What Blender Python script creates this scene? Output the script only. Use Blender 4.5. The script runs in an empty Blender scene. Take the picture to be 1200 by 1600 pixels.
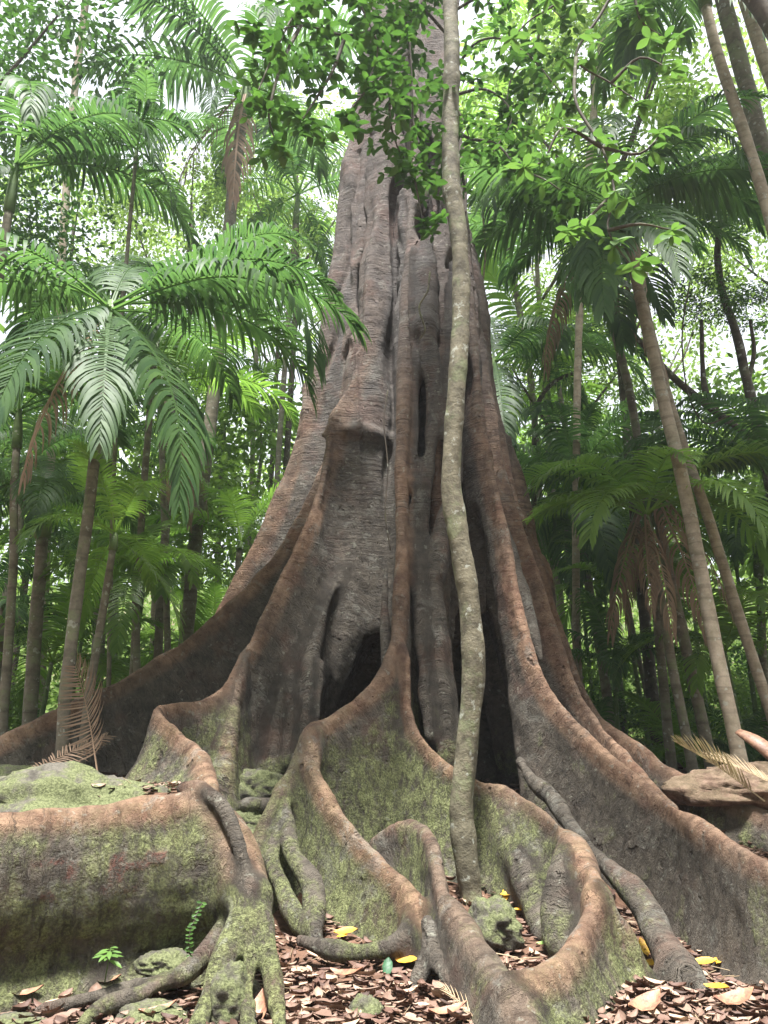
import bpy, math, random
import numpy as np
from mathutils import Vector, Matrix, noise
rnd = random.Random(7)
nrg = np.random.default_rng(7)
SC = bpy.context.scene
COL = SC.collection
PITCH = math.radians(17.0); CAMZ = 1.45
CP, SP = math.cos(PITCH), math.sin(PITCH)

def at(px, py, Y):
    """the point at forward distance Y metres seen in the direction of photo pixel (px, py)"""
    u = (px - 600) / 1200.0; v = (800 - py) / 1200.0
    dy = CP - v * SP; dz = SP + v * CP
    t = Y / dy
    return (u * t, Y, CAMZ + dz * t)

# ---------------------------------------------------------------- camera
cam_d = bpy.data.cameras.new('camera'); cam = bpy.data.objects.new('camera', cam_d); COL.objects.link(cam)
cam.location = (0, 0, CAMZ); cam.rotation_euler = (math.radians(90) + PITCH, 0, 0)
cam_d.sensor_fit = 'VERTICAL'; cam_d.sensor_height = 32.0; cam_d.lens = 24.0
cam_d.clip_end = 2000; cam_d.clip_start = 0.05
SC.camera = cam

# ---------------------------------------------------------------- object helpers
def tag(o, label=None, cat=None, group=None, kind=None):
    if label: o['label'] = label
    if cat: o['category'] = cat
    if group: o['group'] = group
    if kind: o['kind'] = kind
    return o
def empty(name, loc=(0, 0, 0)):
    o = bpy.data.objects.new(name, None); COL.objects.link(o); o.location = loc
    o.empty_display_size = 0.1
    return o
def mesh_obj(name, me, parent=None, loc=None):
    o = bpy.data.objects.new(name, me); COL.objects.link(o)
    if parent is not None: o.parent = parent
    if loc is not None: o.location = loc
    return o
def np_mesh(name, V, F, mat, smooth=True, attrs=None):
    """V (n,3) array, F (m,k) array of one face size"""
    V = np.asarray(V, dtype=np.float32); F = np.asarray(F, dtype=np.int32)
    me = bpy.data.meshes.new(name)
    me.vertices.add(len(V)); me.vertices.foreach_set('co', V.ravel())
    k = F.shape[1]
    me.loops.add(F.size); me.loops.foreach_set('vertex_index', F.ravel())
    me.polygons.add(len(F)); me.polygons.foreach_set('loop_start', np.arange(0, F.size, k, dtype=np.int32))
    me.polygons.foreach_set('loop_total', np.full(len(F), k, dtype=np.int32))
    if smooth: me.polygons.foreach_set('use_smooth', np.ones(len(F), dtype=bool))
    if attrs:
        for an, (dom, arr) in attrs.items():
            a = me.attributes.new(an, 'FLOAT', dom); a.data.foreach_set('value', np.asarray(arr, dtype=np.float32))
    me.materials.append(mat); me.update(calc_edges=True); me.validate()
    return me
def smooth_path(pts, step=0.06):
    """Catmull-Rom through rows of any width, resampled by the first three columns"""
    P = np.array(pts, dtype=float)
    if len(P) < 3: P = np.vstack([P[0], (P[0] + P[-1]) / 2, P[-1]])
    Q = np.vstack([2 * P[0] - P[1], P, 2 * P[-1] - P[-2]])
    out = []
    for i in range(1, len(Q) - 2):
        n = max(2, int(np.linalg.norm(Q[i + 1, :3] - Q[i, :3]) / step))
        for t in np.linspace(0, 1, n, endpoint=False):
            a, b, c, d = Q[i - 1], Q[i], Q[i + 1], Q[i + 2]
            # centripetal-like: plain CR with reduced tangents
            m1 = (c - a) * .5; m2 = (d - b) * .5
            L = np.linalg.norm((c - b)[:3]) + 1e-6
            for m in (m1, m2):
                lm = np.linalg.norm(m[:3])
                if lm > L * 1.0: m *= L * 1.0 / lm
            t2, t3 = t * t, t * t * t
            out.append((2 * t3 - 3 * t2 + 1) * b + (t3 - 2 * t2 + t) * m1 + (-2 * t3 + 3 * t2) * c + (t3 - t2) * m2)
    out.append(Q[-2])
    return np.array(out)

# ---------------------------------------------------------------- ground shape
def sstep(a, b, x):
    t = np.clip((x - a) / (b - a), 0, 1); return t * t * (3 - 2 * t)
GY = [-60, 0, 4.8, 5.8, 6.8, 8, 9, 12, 30, 70, 160]
GZ = [-1.5, -.15, 0, .07, .28, .70, .92, 1.15, 1.5, 9.0, 34.0]
def ground(x, y):
    x = np.asarray(x, float); y = np.asarray(y, float)
    b = np.interp(y, GY, GZ)
    left = sstep(-1.05, -1.5, x) * sstep(5.55, 6.1, y)
    b = b + left * np.maximum(1.12 - b, 0)
    right = sstep(1.2, 1.9, x) * sstep(7.4, 6.6, y)
    b = b - right * .13 * sstep(5.0, 6.0, y)
    amp = .02 + .05 * sstep(10, 25, y)
    b = b + amp * (np.sin(x * 2.3 + y * 1.1) + np.sin(x * -1.1 + y * 2.7 + 1.3)) * .5
    return b
def gz(x, y): return float(ground(x, y))

# ---------------------------------------------------------------- node helpers
def new_mat(name):
    m = bpy.data.materials.new(name); m.use_nodes = True; nt = m.node_tree; nt.nodes.clear()
    out = nt.nodes.new('ShaderNodeOutputMaterial')
    return m, nt, out
class NT:
    def __init__(s, nt): s.nt = nt
    def n(s, typ, **kw):
        nd = s.nt.nodes.new(typ)
        for k, v in kw.items(): setattr(nd, k, v)
        return nd
    def link(s, a, b): s.nt.links.new(a, b)
    def setin(s, sock, v):
        if hasattr(v, 'is_linked') or isinstance(v, bpy.types.NodeSocket): s.link(v, sock)
        else: sock.default_value = v
    def math(s, op, a, b=0.0, c=None, clamp=False):
        nd = s.n('ShaderNodeMath', operation=op, use_clamp=clamp)
        s.setin(nd.inputs[0], a); s.setin(nd.inputs[1], b)
        if c is not None: s.setin(nd.inputs[2], c)
        return nd.outputs[0]
    def mix(s, f, a, b, blend='MIX'):
        nd = s.n('ShaderNodeMix', data_type='RGBA', blend_type=blend)
        s.setin(nd.inputs[0], f)
        s.setin(nd.inputs[6], a if not isinstance(a, tuple) else (*a, 1)); s.setin(nd.inputs[7], b if not isinstance(b, tuple) else (*b, 1))
        return nd.outputs[2]
    def attr(s, name):
        return s.n('ShaderNodeAttribute', attribute_name=name).outputs['Fac']
    def pos(s): return s.n('ShaderNodeTexCoord').outputs['Object']
    def noise(s, vec, scale, detail=4, rough=.6, dist=0.0):
        nd = s.n('ShaderNodeTexNoise'); s.link(vec, nd.inputs['Vector'])
        nd.inputs['Scale'].default_value = scale; nd.inputs['Detail'].default_value = detail
        nd.inputs['Roughness'].default_value = rough; nd.inputs['Distortion'].default_value = dist
        return nd.outputs['Fac']
    def vscale(s, vec, sc):
        nd = s.n('ShaderNodeVectorMath', operation='MULTIPLY'); s.link(vec, nd.inputs[0]); nd.inputs[1].default_value = sc
        return nd.outputs[0]
    def range(s, v, a, b, c=0.0, d=1.0):
        nd = s.n('ShaderNodeMapRange'); nd.interpolation_type = 'SMOOTHSTEP'
        s.setin(nd.inputs[0], v)
        for i, q in enumerate((a, b, c, d)): nd.inputs[i + 1].default_value = q
        return nd.outputs[0]
    def xyz(s, x, y, z):
        nd = s.n('ShaderNodeCombineXYZ')
        for i, q in enumerate((x, y, z)): s.setin(nd.inputs[i], q)
        return nd.outputs[0]
    def bump(s, h, strength=.5, dist=.02, normal=None):
        nd = s.n('ShaderNodeBump'); nd.inputs['Strength'].default_value = strength; nd.inputs['Distance'].default_value = dist
        s.link(h, nd.inputs['Height'])
        if normal is not None: s.link(normal, nd.inputs['Normal'])
        return nd.outputs[0]
    def bsdf(s, out, col, rough=.8, normal=None, spec=.3):
        p = s.n('ShaderNodeBsdfPrincipled')
        s.setin(p.inputs['Base Color'], (*col, 1) if isinstance(col, tuple) else col)
        s.setin(p.inputs['Roughness'], rough); p.inputs['Specular IOR Level'].default_value = spec
        if normal is not None: s.link(normal, p.inputs['Normal'])
        s.link(p.outputs[0], out.inputs[0]); return p
# ================================================================ the giant fig
def fig_bark():
    m, nt, out = new_mat('fig_bark'); N = NT(nt)
    q = N.attr('crest_run'); h = N.attr('crest_drop'); low = N.attr('near_ground'); dk = N.attr('grain')
    p = N.pos()
    big = N.noise(p, 1.3, 3, .6)
    mid = N.noise(p, 7, 5, .7)
    fine = N.noise(p, 60, 4, .75)
    jit = N.math('MULTIPLY', N.noise(p, 3.0, 3, .6), .22)
    jit2 = N.math('MULTIPLY', mid, .05)
    qq = N.math('ADD', N.math('ADD', q, jit), jit2)
    ring = N.noise(N.xyz(N.math('MULTIPLY', qq, 30.0), N.math('MULTIPLY', h, 3.0), dk), 1.0, 4, .7)
    ps = N.vscale(p, (2.2, 2.2, 26)); ring2 = N.noise(ps, 1.0, 4, .65, .6)
    hgt_ = N.attr('height')
    fz = N.range(hgt_, 2.6, 4.2)
    ring = N.math('ADD', N.math('MULTIPLY', ring, N.math('SUBTRACT', 1.0, fz)), N.math('MULTIPLY', ring2, fz))
    ringf = N.noise(N.xyz(N.math('MULTIPLY', qq, 95.0), N.math('MULTIPLY', h, 12.0), dk), 1.0, 3, .7)
    rv = N.range(N.noise(p, 1.4, 4, .65), .38, .62, .35, 1.15)
    # sparse cracks running across the grain
    crack = N.range(ring, .44, .34)
    # colour
    c = N.mix(N.range(mid, .3, .75), (.030, .026, .022), (.100, .085, .068))
    c = N.mix(N.math('MULTIPLY', N.range(ringf, .35, .7), .5), c, (.155, .132, .105))
    grey = N.range(N.attr('height'), 3.0, 7.5)
    c = N.mix(N.math('MULTIPLY', grey, .6), c, (.10, .09, .09))
    red = N.math('MULTIPLY', N.range(h, .12, .005), N.range(big, .30, .62, .45, 1.0))
    red = N.math('MULTIPLY', red, N.range(N.attr('height'), 7.5, 3.0, .2, 1.0))
    rc = N.mix(N.range(mid, .3, .7), (.12, .064, .04), (.29, .18, .115))
    c = N.mix(N.math('MULTIPLY', red, .85), c, rc)
    # red-brown wash on the flanks under the crest
    wash = N.math('MULTIPLY', N.range(N.noise(p, 2.1, 4, .65), .5, .68), N.range(h, .8, .1))
    c = N.mix(N.math('MULTIPLY', wash, .26), c, (.15, .062, .042))
    c = N.mix(N.math('MULTIPLY', N.math('MULTIPLY', N.attr('scar'), N.range(N.noise(p, 30, 5, .8), .46, .58)), .55), c, (.15, .05, .035))
    # moss and lichen, thickest low on the roots
    streak = N.noise(N.vscale(p, (9, 9, 5)), 1.3, 6, .78)
    patch = N.noise(p, 1.7, 5, .7)
    mo = N.math('MULTIPLY', N.range(patch, .34, .52), N.range(streak, .40, .56))
    mo = N.math('MULTIPLY', N.range(N.math('ADD', N.math('MULTIPLY', patch, 1.0), N.math('MULTIPLY', low, .42)), .66, .80), N.range(streak, .34, .58))
    mo = N.math('MULTIPLY', mo, N.range(low, .02, .35))
    mo = N.math('MULTIPLY', mo, N.range(h, .02, .14, .12, 1.0))
    mo = N.math('MULTIPLY', mo, N.math('SUBTRACT', 1.0, N.attr('scar')))
    mc = N.mix(N.range(fine, .35, .65), (.10, .115, .04), (.36, .40, .17))
    c = N.mix(N.math('MULTIPLY', mo, .72), c, mc)
    lich = N.math('MULTIPLY', N.range(N.noise(p, 2.7, 6, .78, .5), .55, .63), .38)
    c = N.mix(lich, c, (.20, .195, .17))
    knot = N.range(N.noise(p, 5.5, 2, .5), .70, .76)
    c = N.mix(N.math('MULTIPLY', knot, .6), c, (.03, .022, .018))
    pale = N.math('MULTIPLY', N.range(N.noise(p, 16, 3, .5), .64, .72), .45)
    c = N.mix(pale, c, (.27, .27, .22))
    c = N.mix(N.math('MULTIPLY', N.math('MULTIPLY', crack, rv), .6), c, (.028, .02, .016))
    hgt = N.math('ADD', N.math('MULTIPLY', ring, rv), N.math('MULTIPLY', ringf, .45))
    hgt = N.math('ADD', hgt, N.math('MULTIPLY', mid, .8))
    hgt = N.math('ADD', hgt, N.math('SUBTRACT', N.math('MULTIPLY', fine, .5), N.math('MULTIPLY', knot, .8)))
    hgt = N.math('ADD', hgt, N.math('MULTIPLY', mo, N.math('ADD', .15, N.math('MULTIPLY', N.noise(p, 38, 5, .8), .9))))
    N.bsdf(out, c, .82, N.bump(hgt, 1.0, .036), .25)
    return m
M_FIG = fig_bark()

CX, CY, ZTOP = .30, 9.45, 15.0
CEN = (CX, CY, ZTOP)
def wl(name, pts, core=True, cut=True, flare=.10):
    """a plank buttress: crest points (px, py, Y, half thickness)"""
    R = [(*at(a, b, c), w) for a, b, c, w in pts]
    if core: R = [(CX, CY, ZTOP, .3)] + R if False else R
    return dict(name=name, rows=R, core=core, cut=cut, flare=flare)
WALLS = [
 dict(wl('L0', [(622,-60,9.45,.26),(585,60,9.45,.26),(562,200,9.5,.26),(540,330,9.5,.24),(515,480,9.5,.2),(488,620,9.55,.17),(446,760,9.6,.14),(390,870,9.6,.13),(328,975,9.6,.12),(240,1070,9.7,.12)]), widen=0.1),
 dict(wl('LB', [(600,150,9.3,.22),(560,480,9.25,.2),(520,690,9.15,.17),(478,790,9.1,.13),(440,850,9.05,.11),(400,900,9.0,.10),(330,965,8.8,.10),(240,1033,8.5,.10),(150,1078,8.2,.11),(60,1120,8.0,.12),(-60,1185,7.8,.14)]), widen=0.09, thin=0.42),
 dict(wl('LC', [(620,-60,9.2,.26),(607,60,9.2,.26),(604,200,9.15,.25),(594,330,9.1,.24),(582,400,9.0,.22),(560,550,8.9,.17),(520,670,8.8,.13),(492,790,8.5,.10),(462,860,8.3,.09),(424,940,8.1,.085),(388,1010,7.85,.08),(362,1055,7.65,.075),(322,1090,7.4,.075),(270,1097,7.25,.07),(246,1104,7.1,.07),(268,1130,6.9,.07),(308,1170,6.6,.075),(330,1210,6.25,.08),(332,1236,5.85,.075)], flare=.14), widen=0.15, thin=0.42),
 dict(wl('LCf',[(378,1030,7.75,.07),(366,1100,7.5,.10),(356,1180,7.3,.10),(345,1270,7.1,.12)], core=False, flare=.16), widen=0.1),
 wl('LD', [(-190,1290,4.75,.13),(-60,1276,4.95,.13),(60,1266,5.15,.13),(160,1260,5.3,.13),(250,1252,5.42,.12),(318,1240,5.5,.10),(345,1275,5.5,.10),(372,1340,5.42,.10),(394,1415,5.25,.08)], core=False, flare=.05),
 dict(wl('R1', [(648,150,8.9,.14),(645,340,8.75,.14),(637,480,8.6,.13),(631,620,8.4,.115),(628,760,8.2,.11),(629,880,7.95,.10),(622,965,7.75,.095),(604,1032,7.55,.09),(568,1083,7.4,.085),(522,1116,7.25,.08),(487,1147,7.1,.085),(490,1198,6.9,.08),(518,1250,6.65,.08),(560,1303,6.4,.08),(605,1350,6.15,.075),(638,1385,5.98,.08),(652,1430,5.85,.09),(648,1475,5.75,.09)], flare=.10), widen=0.06, thin=0.52),
 dict(wl('R1L',[(489,1152,7.08,.08),(462,1195,7.05,.09),(435,1235,6.95,.09),(412,1290,6.8,.09),(396,1345,6.65,.09)], core=False, flare=.14), widen=0.08),
 dict(wl('R1B',[(634,1040,7.62,.08),(636,1095,7.55,.07),(652,1140,7.45,.06),(690,1185,7.3,.06),(740,1213,7.15,.06),(795,1232,6.95,.06),(850,1266,6.65,.06),(897,1310,6.2,.065),(925,1350,5.8,.075),(933,1385,5.55,.075),(916,1430,5.25,.08),(890,1474,4.98,.09),(850,1508,4.78,.10),(800,1522,4.7,.10)], core=False, flare=.12), widen=0.07, thin=0.55),
 wl('R1Bf',[(935,1400,5.5,.08),(955,1430,5.5,.10),(975,1470,5.5,.10)], core=False, flare=.12),
 wl('R2', [(585,1312,6.9,.05),(612,1292,6.8,.06),(645,1285,6.6,.07),(672,1303,6.3,.07),(684,1350,6.0,.075),(694,1392,5.72,.08),(722,1440,5.42,.085),(760,1492,5.05,.085),(795,1550,4.72,.09),(830,1640,4.3,.10)], core=False, flare=.10),
 wl('RC', [(690,100,8.95,.22),(688,300,8.85,.22),(684,480,8.7,.22),(680,650,8.55,.18),(676,800,8.45,.13),(676,900,8.4,.10)]),
 dict(wl('RM', [(698,-60,9.0,.2),(704,100,8.95,.2),(716,350,8.85,.17),(740,560,8.7,.13),(762,700,8.55,.11),(792,850,8.3,.10),(816,970,8.1,.095),(845,1055,7.9,.09),(876,1105,7.75,.09),(920,1150,7.5,.09),(962,1190,7.2,.09),(1020,1232,6.85,.09),(1080,1275,6.4,.09),(1140,1312,5.95,.10),(1200,1342,5.55,.10),(1290,1385,5.1,.11)]), widen=0.06, thin=0.48),
 dict(wl('RO', [(708,200,9.4,.2),(726,420,9.35,.18),(758,600,9.3,.15),(787,740,9.25,.13),(824,860,9.15,.11),(860,970,9.05,.10),(890,1055,8.9,.095),(924,1115,8.6,.09),(957,1155,8.2,.08),(1012,1215,7.6,.08),(1052,1255,7.3,.08)]), widen=0.14, thin=0.5),
 dict(wl('RP', [(792,740,9.7,.13),(842,900,9.7,.12),(892,1040,9.5,.11),(937,1118,9.2,.10),(1002,1166,8.8,.10),(1072,1212,8.3,.10),(1142,1245,7.9,.10),(1252,1290,7.5,.10)]), widen=0.06),
 dict(name='BK', rows=[(-1.6,9.8,3.2,.2),(-.9,10.3,5.0,.3),(.3,10.5,6.5,.3),(1.5,10.3,6.0,.3),(2.1,9.9,3.6,.2)], core=False, cut=False, flare=.1),
]
def tb(name, pts, k=.12, own=None): return dict(name=name, rows=[(*at(a, b, c), r) for a, b, c, r in pts], k=k, own=own)
TUBES = [
 tb('T1', [(668,380,8.62,.10),(664,470,8.5,.10),(672,560,8.42,.08),(690,640,8.38,.09),(706,700,8.3,.08),(700,790,8.2,.09),(682,880,8.12,.10),(676,960,8.05,.09),(684,1040,7.95,.09),(694,1110,7.85,.10),(700,1190,7.7,.12)]),
 tb('T2', [(712,420,8.6,.09),(700,560,8.5,.08),(682,640,8.4,.07),(664,760,8.3,.07),(660,860,8.2,.07),(668,940,8.1,.07),(690,1010,8.0,.06),(702,1080,7.9,.06),(715,1180,7.7,.08)]),
 tb('T3', [(655,760,8.25,.06),(650,860,8.15,.05),(658,960,8.0,.05),(664,1060,7.9,.06),(672,1150,7.75,.08)]),
 tb('T4', [(650,400,8.6,.05),(656,520,8.5,.06),(650,640,8.45,.05),(646,760,8.3,.05)]),
 tb('T5', [(712,700,8.4,.05),(704,820,8.25,.05),(690,900,8.1,.05)]),
 tb('TD', [(735,740,9.0,.10),(770,820,8.8,.14),(812,930,8.55,.11),(845,1030,8.3,.03)], .12),
 tb('C1', [(548,860,8.85,.03),(530,900,8.72,.06),(500,960,8.5,.08),(484,1030,8.25,.075),(480,1090,8.05,.07),(476,1150,7.9,.08),(470,1215,7.75,.1)]),
 tb('C2', [(470,1000,8.35,.07),(445,1080,8.1,.065),(430,1150,7.9,.07),(425,1220,7.75,.08)]),
 tb('C3', [(500,1040,8.2,.05),(497,1110,8.0,.05),(490,1170,7.85,.06)]),
 tb('C4', [(440,1040,8.2,.05),(455,1110,8.0,.055),(452,1190,7.8,.07)]),
 tb('C5', [(604,870,8.3,.035),(600,960,8.1,.035),(603,1050,7.9,.04)]),
 tb('BAND', [(506,680,8.85,.02),(528,670,8.78,.03),(560,672,8.78,.035),(590,680,8.86,.03),(606,686,8.98,.02)], .14),
 # loose roots on the ground
 tb('ROOT_A', [(812,1190,7.9,.04),(835,1222,7.45,.08),(866,1250,7.2,.085),(885,1282,6.95,.08),(918,1330,6.6,.08),(970,1372,6.2,.085),(1010,1420,5.95,.09),(1035,1475,5.7,.11),(1075,1540,5.4,.11),(1110,1580,5.3,.05)], .12, 'root'),
 tb('ROOT_B', [(440,1235,6.95,.03),(452,1285,6.75,.06),(458,1335,6.55,.065),(488,1385,6.35,.055),(492,1450,6.05,.055),(494,1480,5.95,.05)], .12, 'root'),
 tb('ROOT_C', [(432,1270,6.85,.03),(425,1340,6.6,.05),(440,1385,6.4,.055),(458,1430,6.2,.05),(478,1462,6.1,.03)], .08, 'root'),
 tb('ROOT_D', [(470,1470,5.75,.05),(530,1486,5.68,.065),(585,1486,5.66,.07),(630,1470,5.72,.08),(650,1430,5.85,.08)], .08, 'root'),
 tb('ROOT_E', [(393,1395,5.25,.08),(372,1450,5.1,.085),(343,1515,4.9,.07),(318,1575,4.72,.065),(298,1650,4.5,.06)], .04, 'root'),
 tb('ROOT_F', [(400,1405,5.22,.08),(412,1470,5.05,.07),(428,1535,4.88,.055),(442,1620,4.62,.045)], .04, 'root'),
 tb('ROOT_G', [(396,1430,5.12,.05),(392,1490,4.98,.045),(386,1550,4.82,.035),(390,1630,4.6,.035)], .04, 'root'),
 tb('ROOT_H', [(286,1232,5.6,.045),(322,1238,5.45,.05),(348,1262,5.38,.04),(370,1310,5.3,.035),(386,1370,5.2,.03),(396,1430,5.1,.03)], .02, 'root'),
 tb('ROOT_I', [(385,1420,5.35,.03),(345,1458,5.3,.05),(290,1520,5.1,.06),(215,1542,5.05,.06),(140,1560,4.95,.05),(60,1580,4.85,.035)], .03, 'root'),
 tb('ROOT_J', [(262,1528,5.05,.05),(215,1556,4.92,.055),(165,1572,4.85,.055),(130,1600,4.7,.05),(90,1660,4.5,.04)], .03, 'root'),
 tb('ROOT_K', [(668,1440,5.6,.04),(676,1490,5.45,.045),(700,1540,5.25,.03),(730,1590,5.05,.02)], .03, 'root'),
 tb('ROOT_L', [(672,1480,5.5,.04),(660,1520,5.4,.04),(640,1560,5.3,.02)], .03, 'root'),
 tb('ROOT_M', [(790,1270,7.0,.03),(800,1320,6.85,.06),(818,1370,6.62,.07),(835,1425,6.35,.08),(842,1460,6.2,.05)], .3, 'root'),
 tb('ROOT_N', [(893,1330,6.2,.04),(885,1370,6.0,.08),(872,1430,5.9,.09),(865,1475,5.8,.07)], .3, 'root'),
 tb('ROOT_O', [(385,1258,7.1,.07),(420,1262,7.2,.07),(470,1275,7.1,.06)], .08, 'root'),
]
DX = .026
def gr(pts): return np.array([(*at(a, b, c), wx, wy) for a, b, c, wx, wy in pts])[::-1]
GROOVES = [
 gr([(640,0,9.0,.05,.3),(628,200,8.9,.08,.5),(620,350,8.75,.08,.5),(612,560,8.65,.06,.5),(608,700,8.6,.05,.4),(605,850,8.5,.02,.2)]),
 gr([(664,200,8.95,.03,.3),(668,330,8.8,.12,.5),(666,430,8.7,.11,.5),(655,520,8.6,.05,.4),(652,700,8.45,.04,.3),(651,900,8.2,.05,.3),(660,1040,8.0,.04,.3),(672,1120,7.9,.02,.2)]),
 gr([(712,100,9.0,.05,.3),(716,400,8.8,.09,.5),(722,600,8.7,.08,.5),(728,760,8.6,.08,.4),(735,900,8.5,.06,.3)]),
 gr([(592,60,9.2,.03,.15),(580,260,9.12,.06,.26),(564,430,9.08,.06,.26),(540,570,9.03,.055,.26),(508,690,8.98,.045,.24),(484,760,8.95,.03,.15)]),
 gr([(562,230,9.25,.02,.08),(543,400,9.25,.04,.12),(522,520,9.3,.035,.12),(492,660,9.3,.02,.08)]),
 gr([(700,500,8.45,.02,.15),(692,600,8.4,.05,.25),(690,660,8.35,.05,.25),(698,760,8.3,.02,.1)]),
]
def build_fig():
    import openvdb as vdb
    core_r = lambda z: np.interp(z, [-1, 1.5, 3.5, 6, 9, 12, 15], [.75, .80, .70, .54, .44, .38, .34])
    X0, X1, Y0, Y1 = -6.2, 5.4, 3.9, 11.2
    Z0, Z1 = -.4, 14.6
    xs = np.arange(X0, X1, DX); ys = np.arange(Y0, Y1, DX); zs = np.arange(Z0, Z1, DX)
    grd = ground(xs[:, None], ys[None, :])
    owners = []
    for w in WALLS:
        rows = w['rows']
        if w['core']: rows = [(CX, CY, 26.0 if False else 15.5 + 0 * rows[0][3], .3)] + rows
        P = smooth_path(rows, .05)
        w['P'] = P
        xy = P[:, :2]; mg = .75
        ix0 = max(0, int((xy[:, 0].min() - mg - X0) / DX)); ix1 = min(len(xs), int((xy[:, 0].max() + mg - X0) / DX))
        iy0 = max(0, int((xy[:, 1].min() - mg - Y0) / DX)); iy1 = min(len(ys), int((xy[:, 1].max() + mg - Y0) / DX))
        gx = xs[ix0:ix1][:, None]; gy = ys[iy0:iy1][None, :]
        best = np.full((ix1 - ix0, iy1 - iy0), 1e9); H = np.zeros_like(best); W = np.zeros_like(best); FC = np.ones_like(best)
        for i in range(len(P) - 1):
            a = P[i]; b = P[i + 1]; d = b[:2] - a[:2]; L2 = float(d @ d)
            if L2 < 1e-10: continue
            t = np.clip(((gx - a[0]) * d[0] + (gy - a[1]) * d[1]) / L2, 0, 1)
            dd = (gx - a[0] - t * d[0]) ** 2 + (gy - a[1] - t * d[1]) ** 2
            m = dd < best
            best[m] = dd[m]; H[m] = (a[2] + t * (b[2] - a[2]))[m]; W[m] = (a[3] + t * (b[3] - a[3]))[m]
            FC[m] = 1 / math.sqrt(1 + ((b[2] - a[2]) ** 2) / L2)
        w['win'] = (ix0, ix1, iy0, iy1); w['d'] = np.sqrt(best); w['H'] = H; w['W'] = W; w['FC'] = np.maximum(FC, .12)
        w['hmax'] = float(P[:, 2].max())
        ph = len(w['name']) + ix0 * .37
        w['wn'] = .012 * np.sin(gx * 5.1 + gy * 3.3 + ph) * np.sin(gy * 6.3 - gx * 2.2 + ph) + .005 * np.sin(gx * 13 + ph) * np.sin(gy * 11 + 1)
    def smin(a, b, k):
        h = np.maximum(k - np.abs(a - b), 0) / k
        return np.minimum(a, b) - h * h * k * .25
    for t in TUBES:
        t['P'] = smooth_path(t['rows'], .05)
        for row in t['P']: row[3] *= 1 + .28 * noise.noise(Vector((row[0] * 3.5, row[1] * 3.5, row[2] * 3.5 + len(t['name']))))
    grid = vdb.FloatGrid(.3)
    CH = 12
    dcore = np.sqrt((xs[:, None] - CX) ** 2 + ((ys[None, :] - CY)) ** 2)
    ang = np.arctan2(ys[None, :] - CY, xs[:, None] - CX)
    dcore = dcore - .05 * np.sin(ang * 7 + 1) - .04 * np.sin(ang * 11)
    def cap(gx, gy, z, a, b, ra, rb):
        a = np.array(a); b = np.array(b); d = b - a
        t = np.clip(((gx - a[0]) * d[0] + (gy - a[1]) * d[1] + (z - a[2]) * d[2]) / float(d @ d), 0, 1)
        return np.sqrt((gx - a[0] - t * d[0]) ** 2 + (gy - a[1] - t * d[1]) ** 2 + (z - a[2] - t * d[2]) ** 2) - (ra + t * (rb - ra))
    gx = xs[:, None]; gy = ys[None, :]
    for c0 in range(0, len(zs), CH):
        zc = zs[c0:c0 + CH]
        zlo, zhi = zc[0], zc[-1]
        if zlo > 3.6:
            wx0 = int((-3.2 - X0) / DX); wx1 = int((3.2 - X0) / DX); wy0 = int((7.2 - Y0) / DX); wy1 = len(ys)
        else: wx0, wx1, wy0, wy1 = 0, len(xs), 0, len(ys)
        blk = np.empty((wx1 - wx0, wy1 - wy0, len(zc)), dtype=np.float32)
        for k, z in enumerate(zc):
            D = dcore - core_r(z)
            post = []
            for w in WALLS:
                if z > w['hmax'] + .3: continue
                i0, i1, j0, j1 = w['win']
                up = np.maximum(z - (w['H'] - w['W'] * w.get('thin', .62)), 0) * w['FC']
                hz = (w['H'] - z) * w['FC']
                g = grd[i0:i1, j0:j1]
                wid = w['W'] * w.get('thin', .62) + w.get('widen', .02) * np.clip(hz, 0, 2.5) + w['flare'] * np.exp(-np.clip(z - g, 0, 5) / .20)
                if w['name'] == 'LD': wid = wid + .11 * np.sin(np.clip((z - .30) / .85, 0, 1) * 3.14) - .07 * np.exp(-((z - .2) / .13) ** 2)
                wid = wid + w['wn'] * (.6 + .4 * math.sin(z * 3.1))
                d = np.sqrt(w['d'] ** 2 + up ** 2) - wid
                if not w['cut']: post.append((i0, i1, j0, j1, d)); continue
                D[i0:i1, j0:j1] = smin(D[i0:i1, j0:j1], d, .14)
            if z < 4.8:
                i0, i1 = int((-1.6 - X0) / DX), int((2.4 - X0) / DX); j0, j1 = int((7.6 - Y0) / DX), int((10.6 - Y0) / DX)
                sx, sy = xs[i0:i1][:, None], ys[j0:j1][None, :]
                c1 = np.minimum(cap(sx, sy, z, (-.48, 8.52, 1.3), (-.10, 8.58, 2.9), .44, .12), cap(sx, sy, z, (-.35, 8.9, 1.0), (0, 8.9, 2.4), .5, .3))
                c2 = cap(sx, sy, z, (1.13, 8.55, .3), (1.0, 8.75, 3.95), .56, .18)
                c3 = np.minimum(cap(sx, sy, z, (-.2, 9.35, .9), (.1, 9.3, 2.3), .70, .45), cap(sx, sy, z, (.95, 9.3, .7), (.9, 9.3, 2.8), .70, .4))
                cv = np.minimum(np.minimum(c1, c2), c3)
                s = D[i0:i1, j0:j1]
                D[i0:i1, j0:j1] = -smin(-s, cv, .12)
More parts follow.
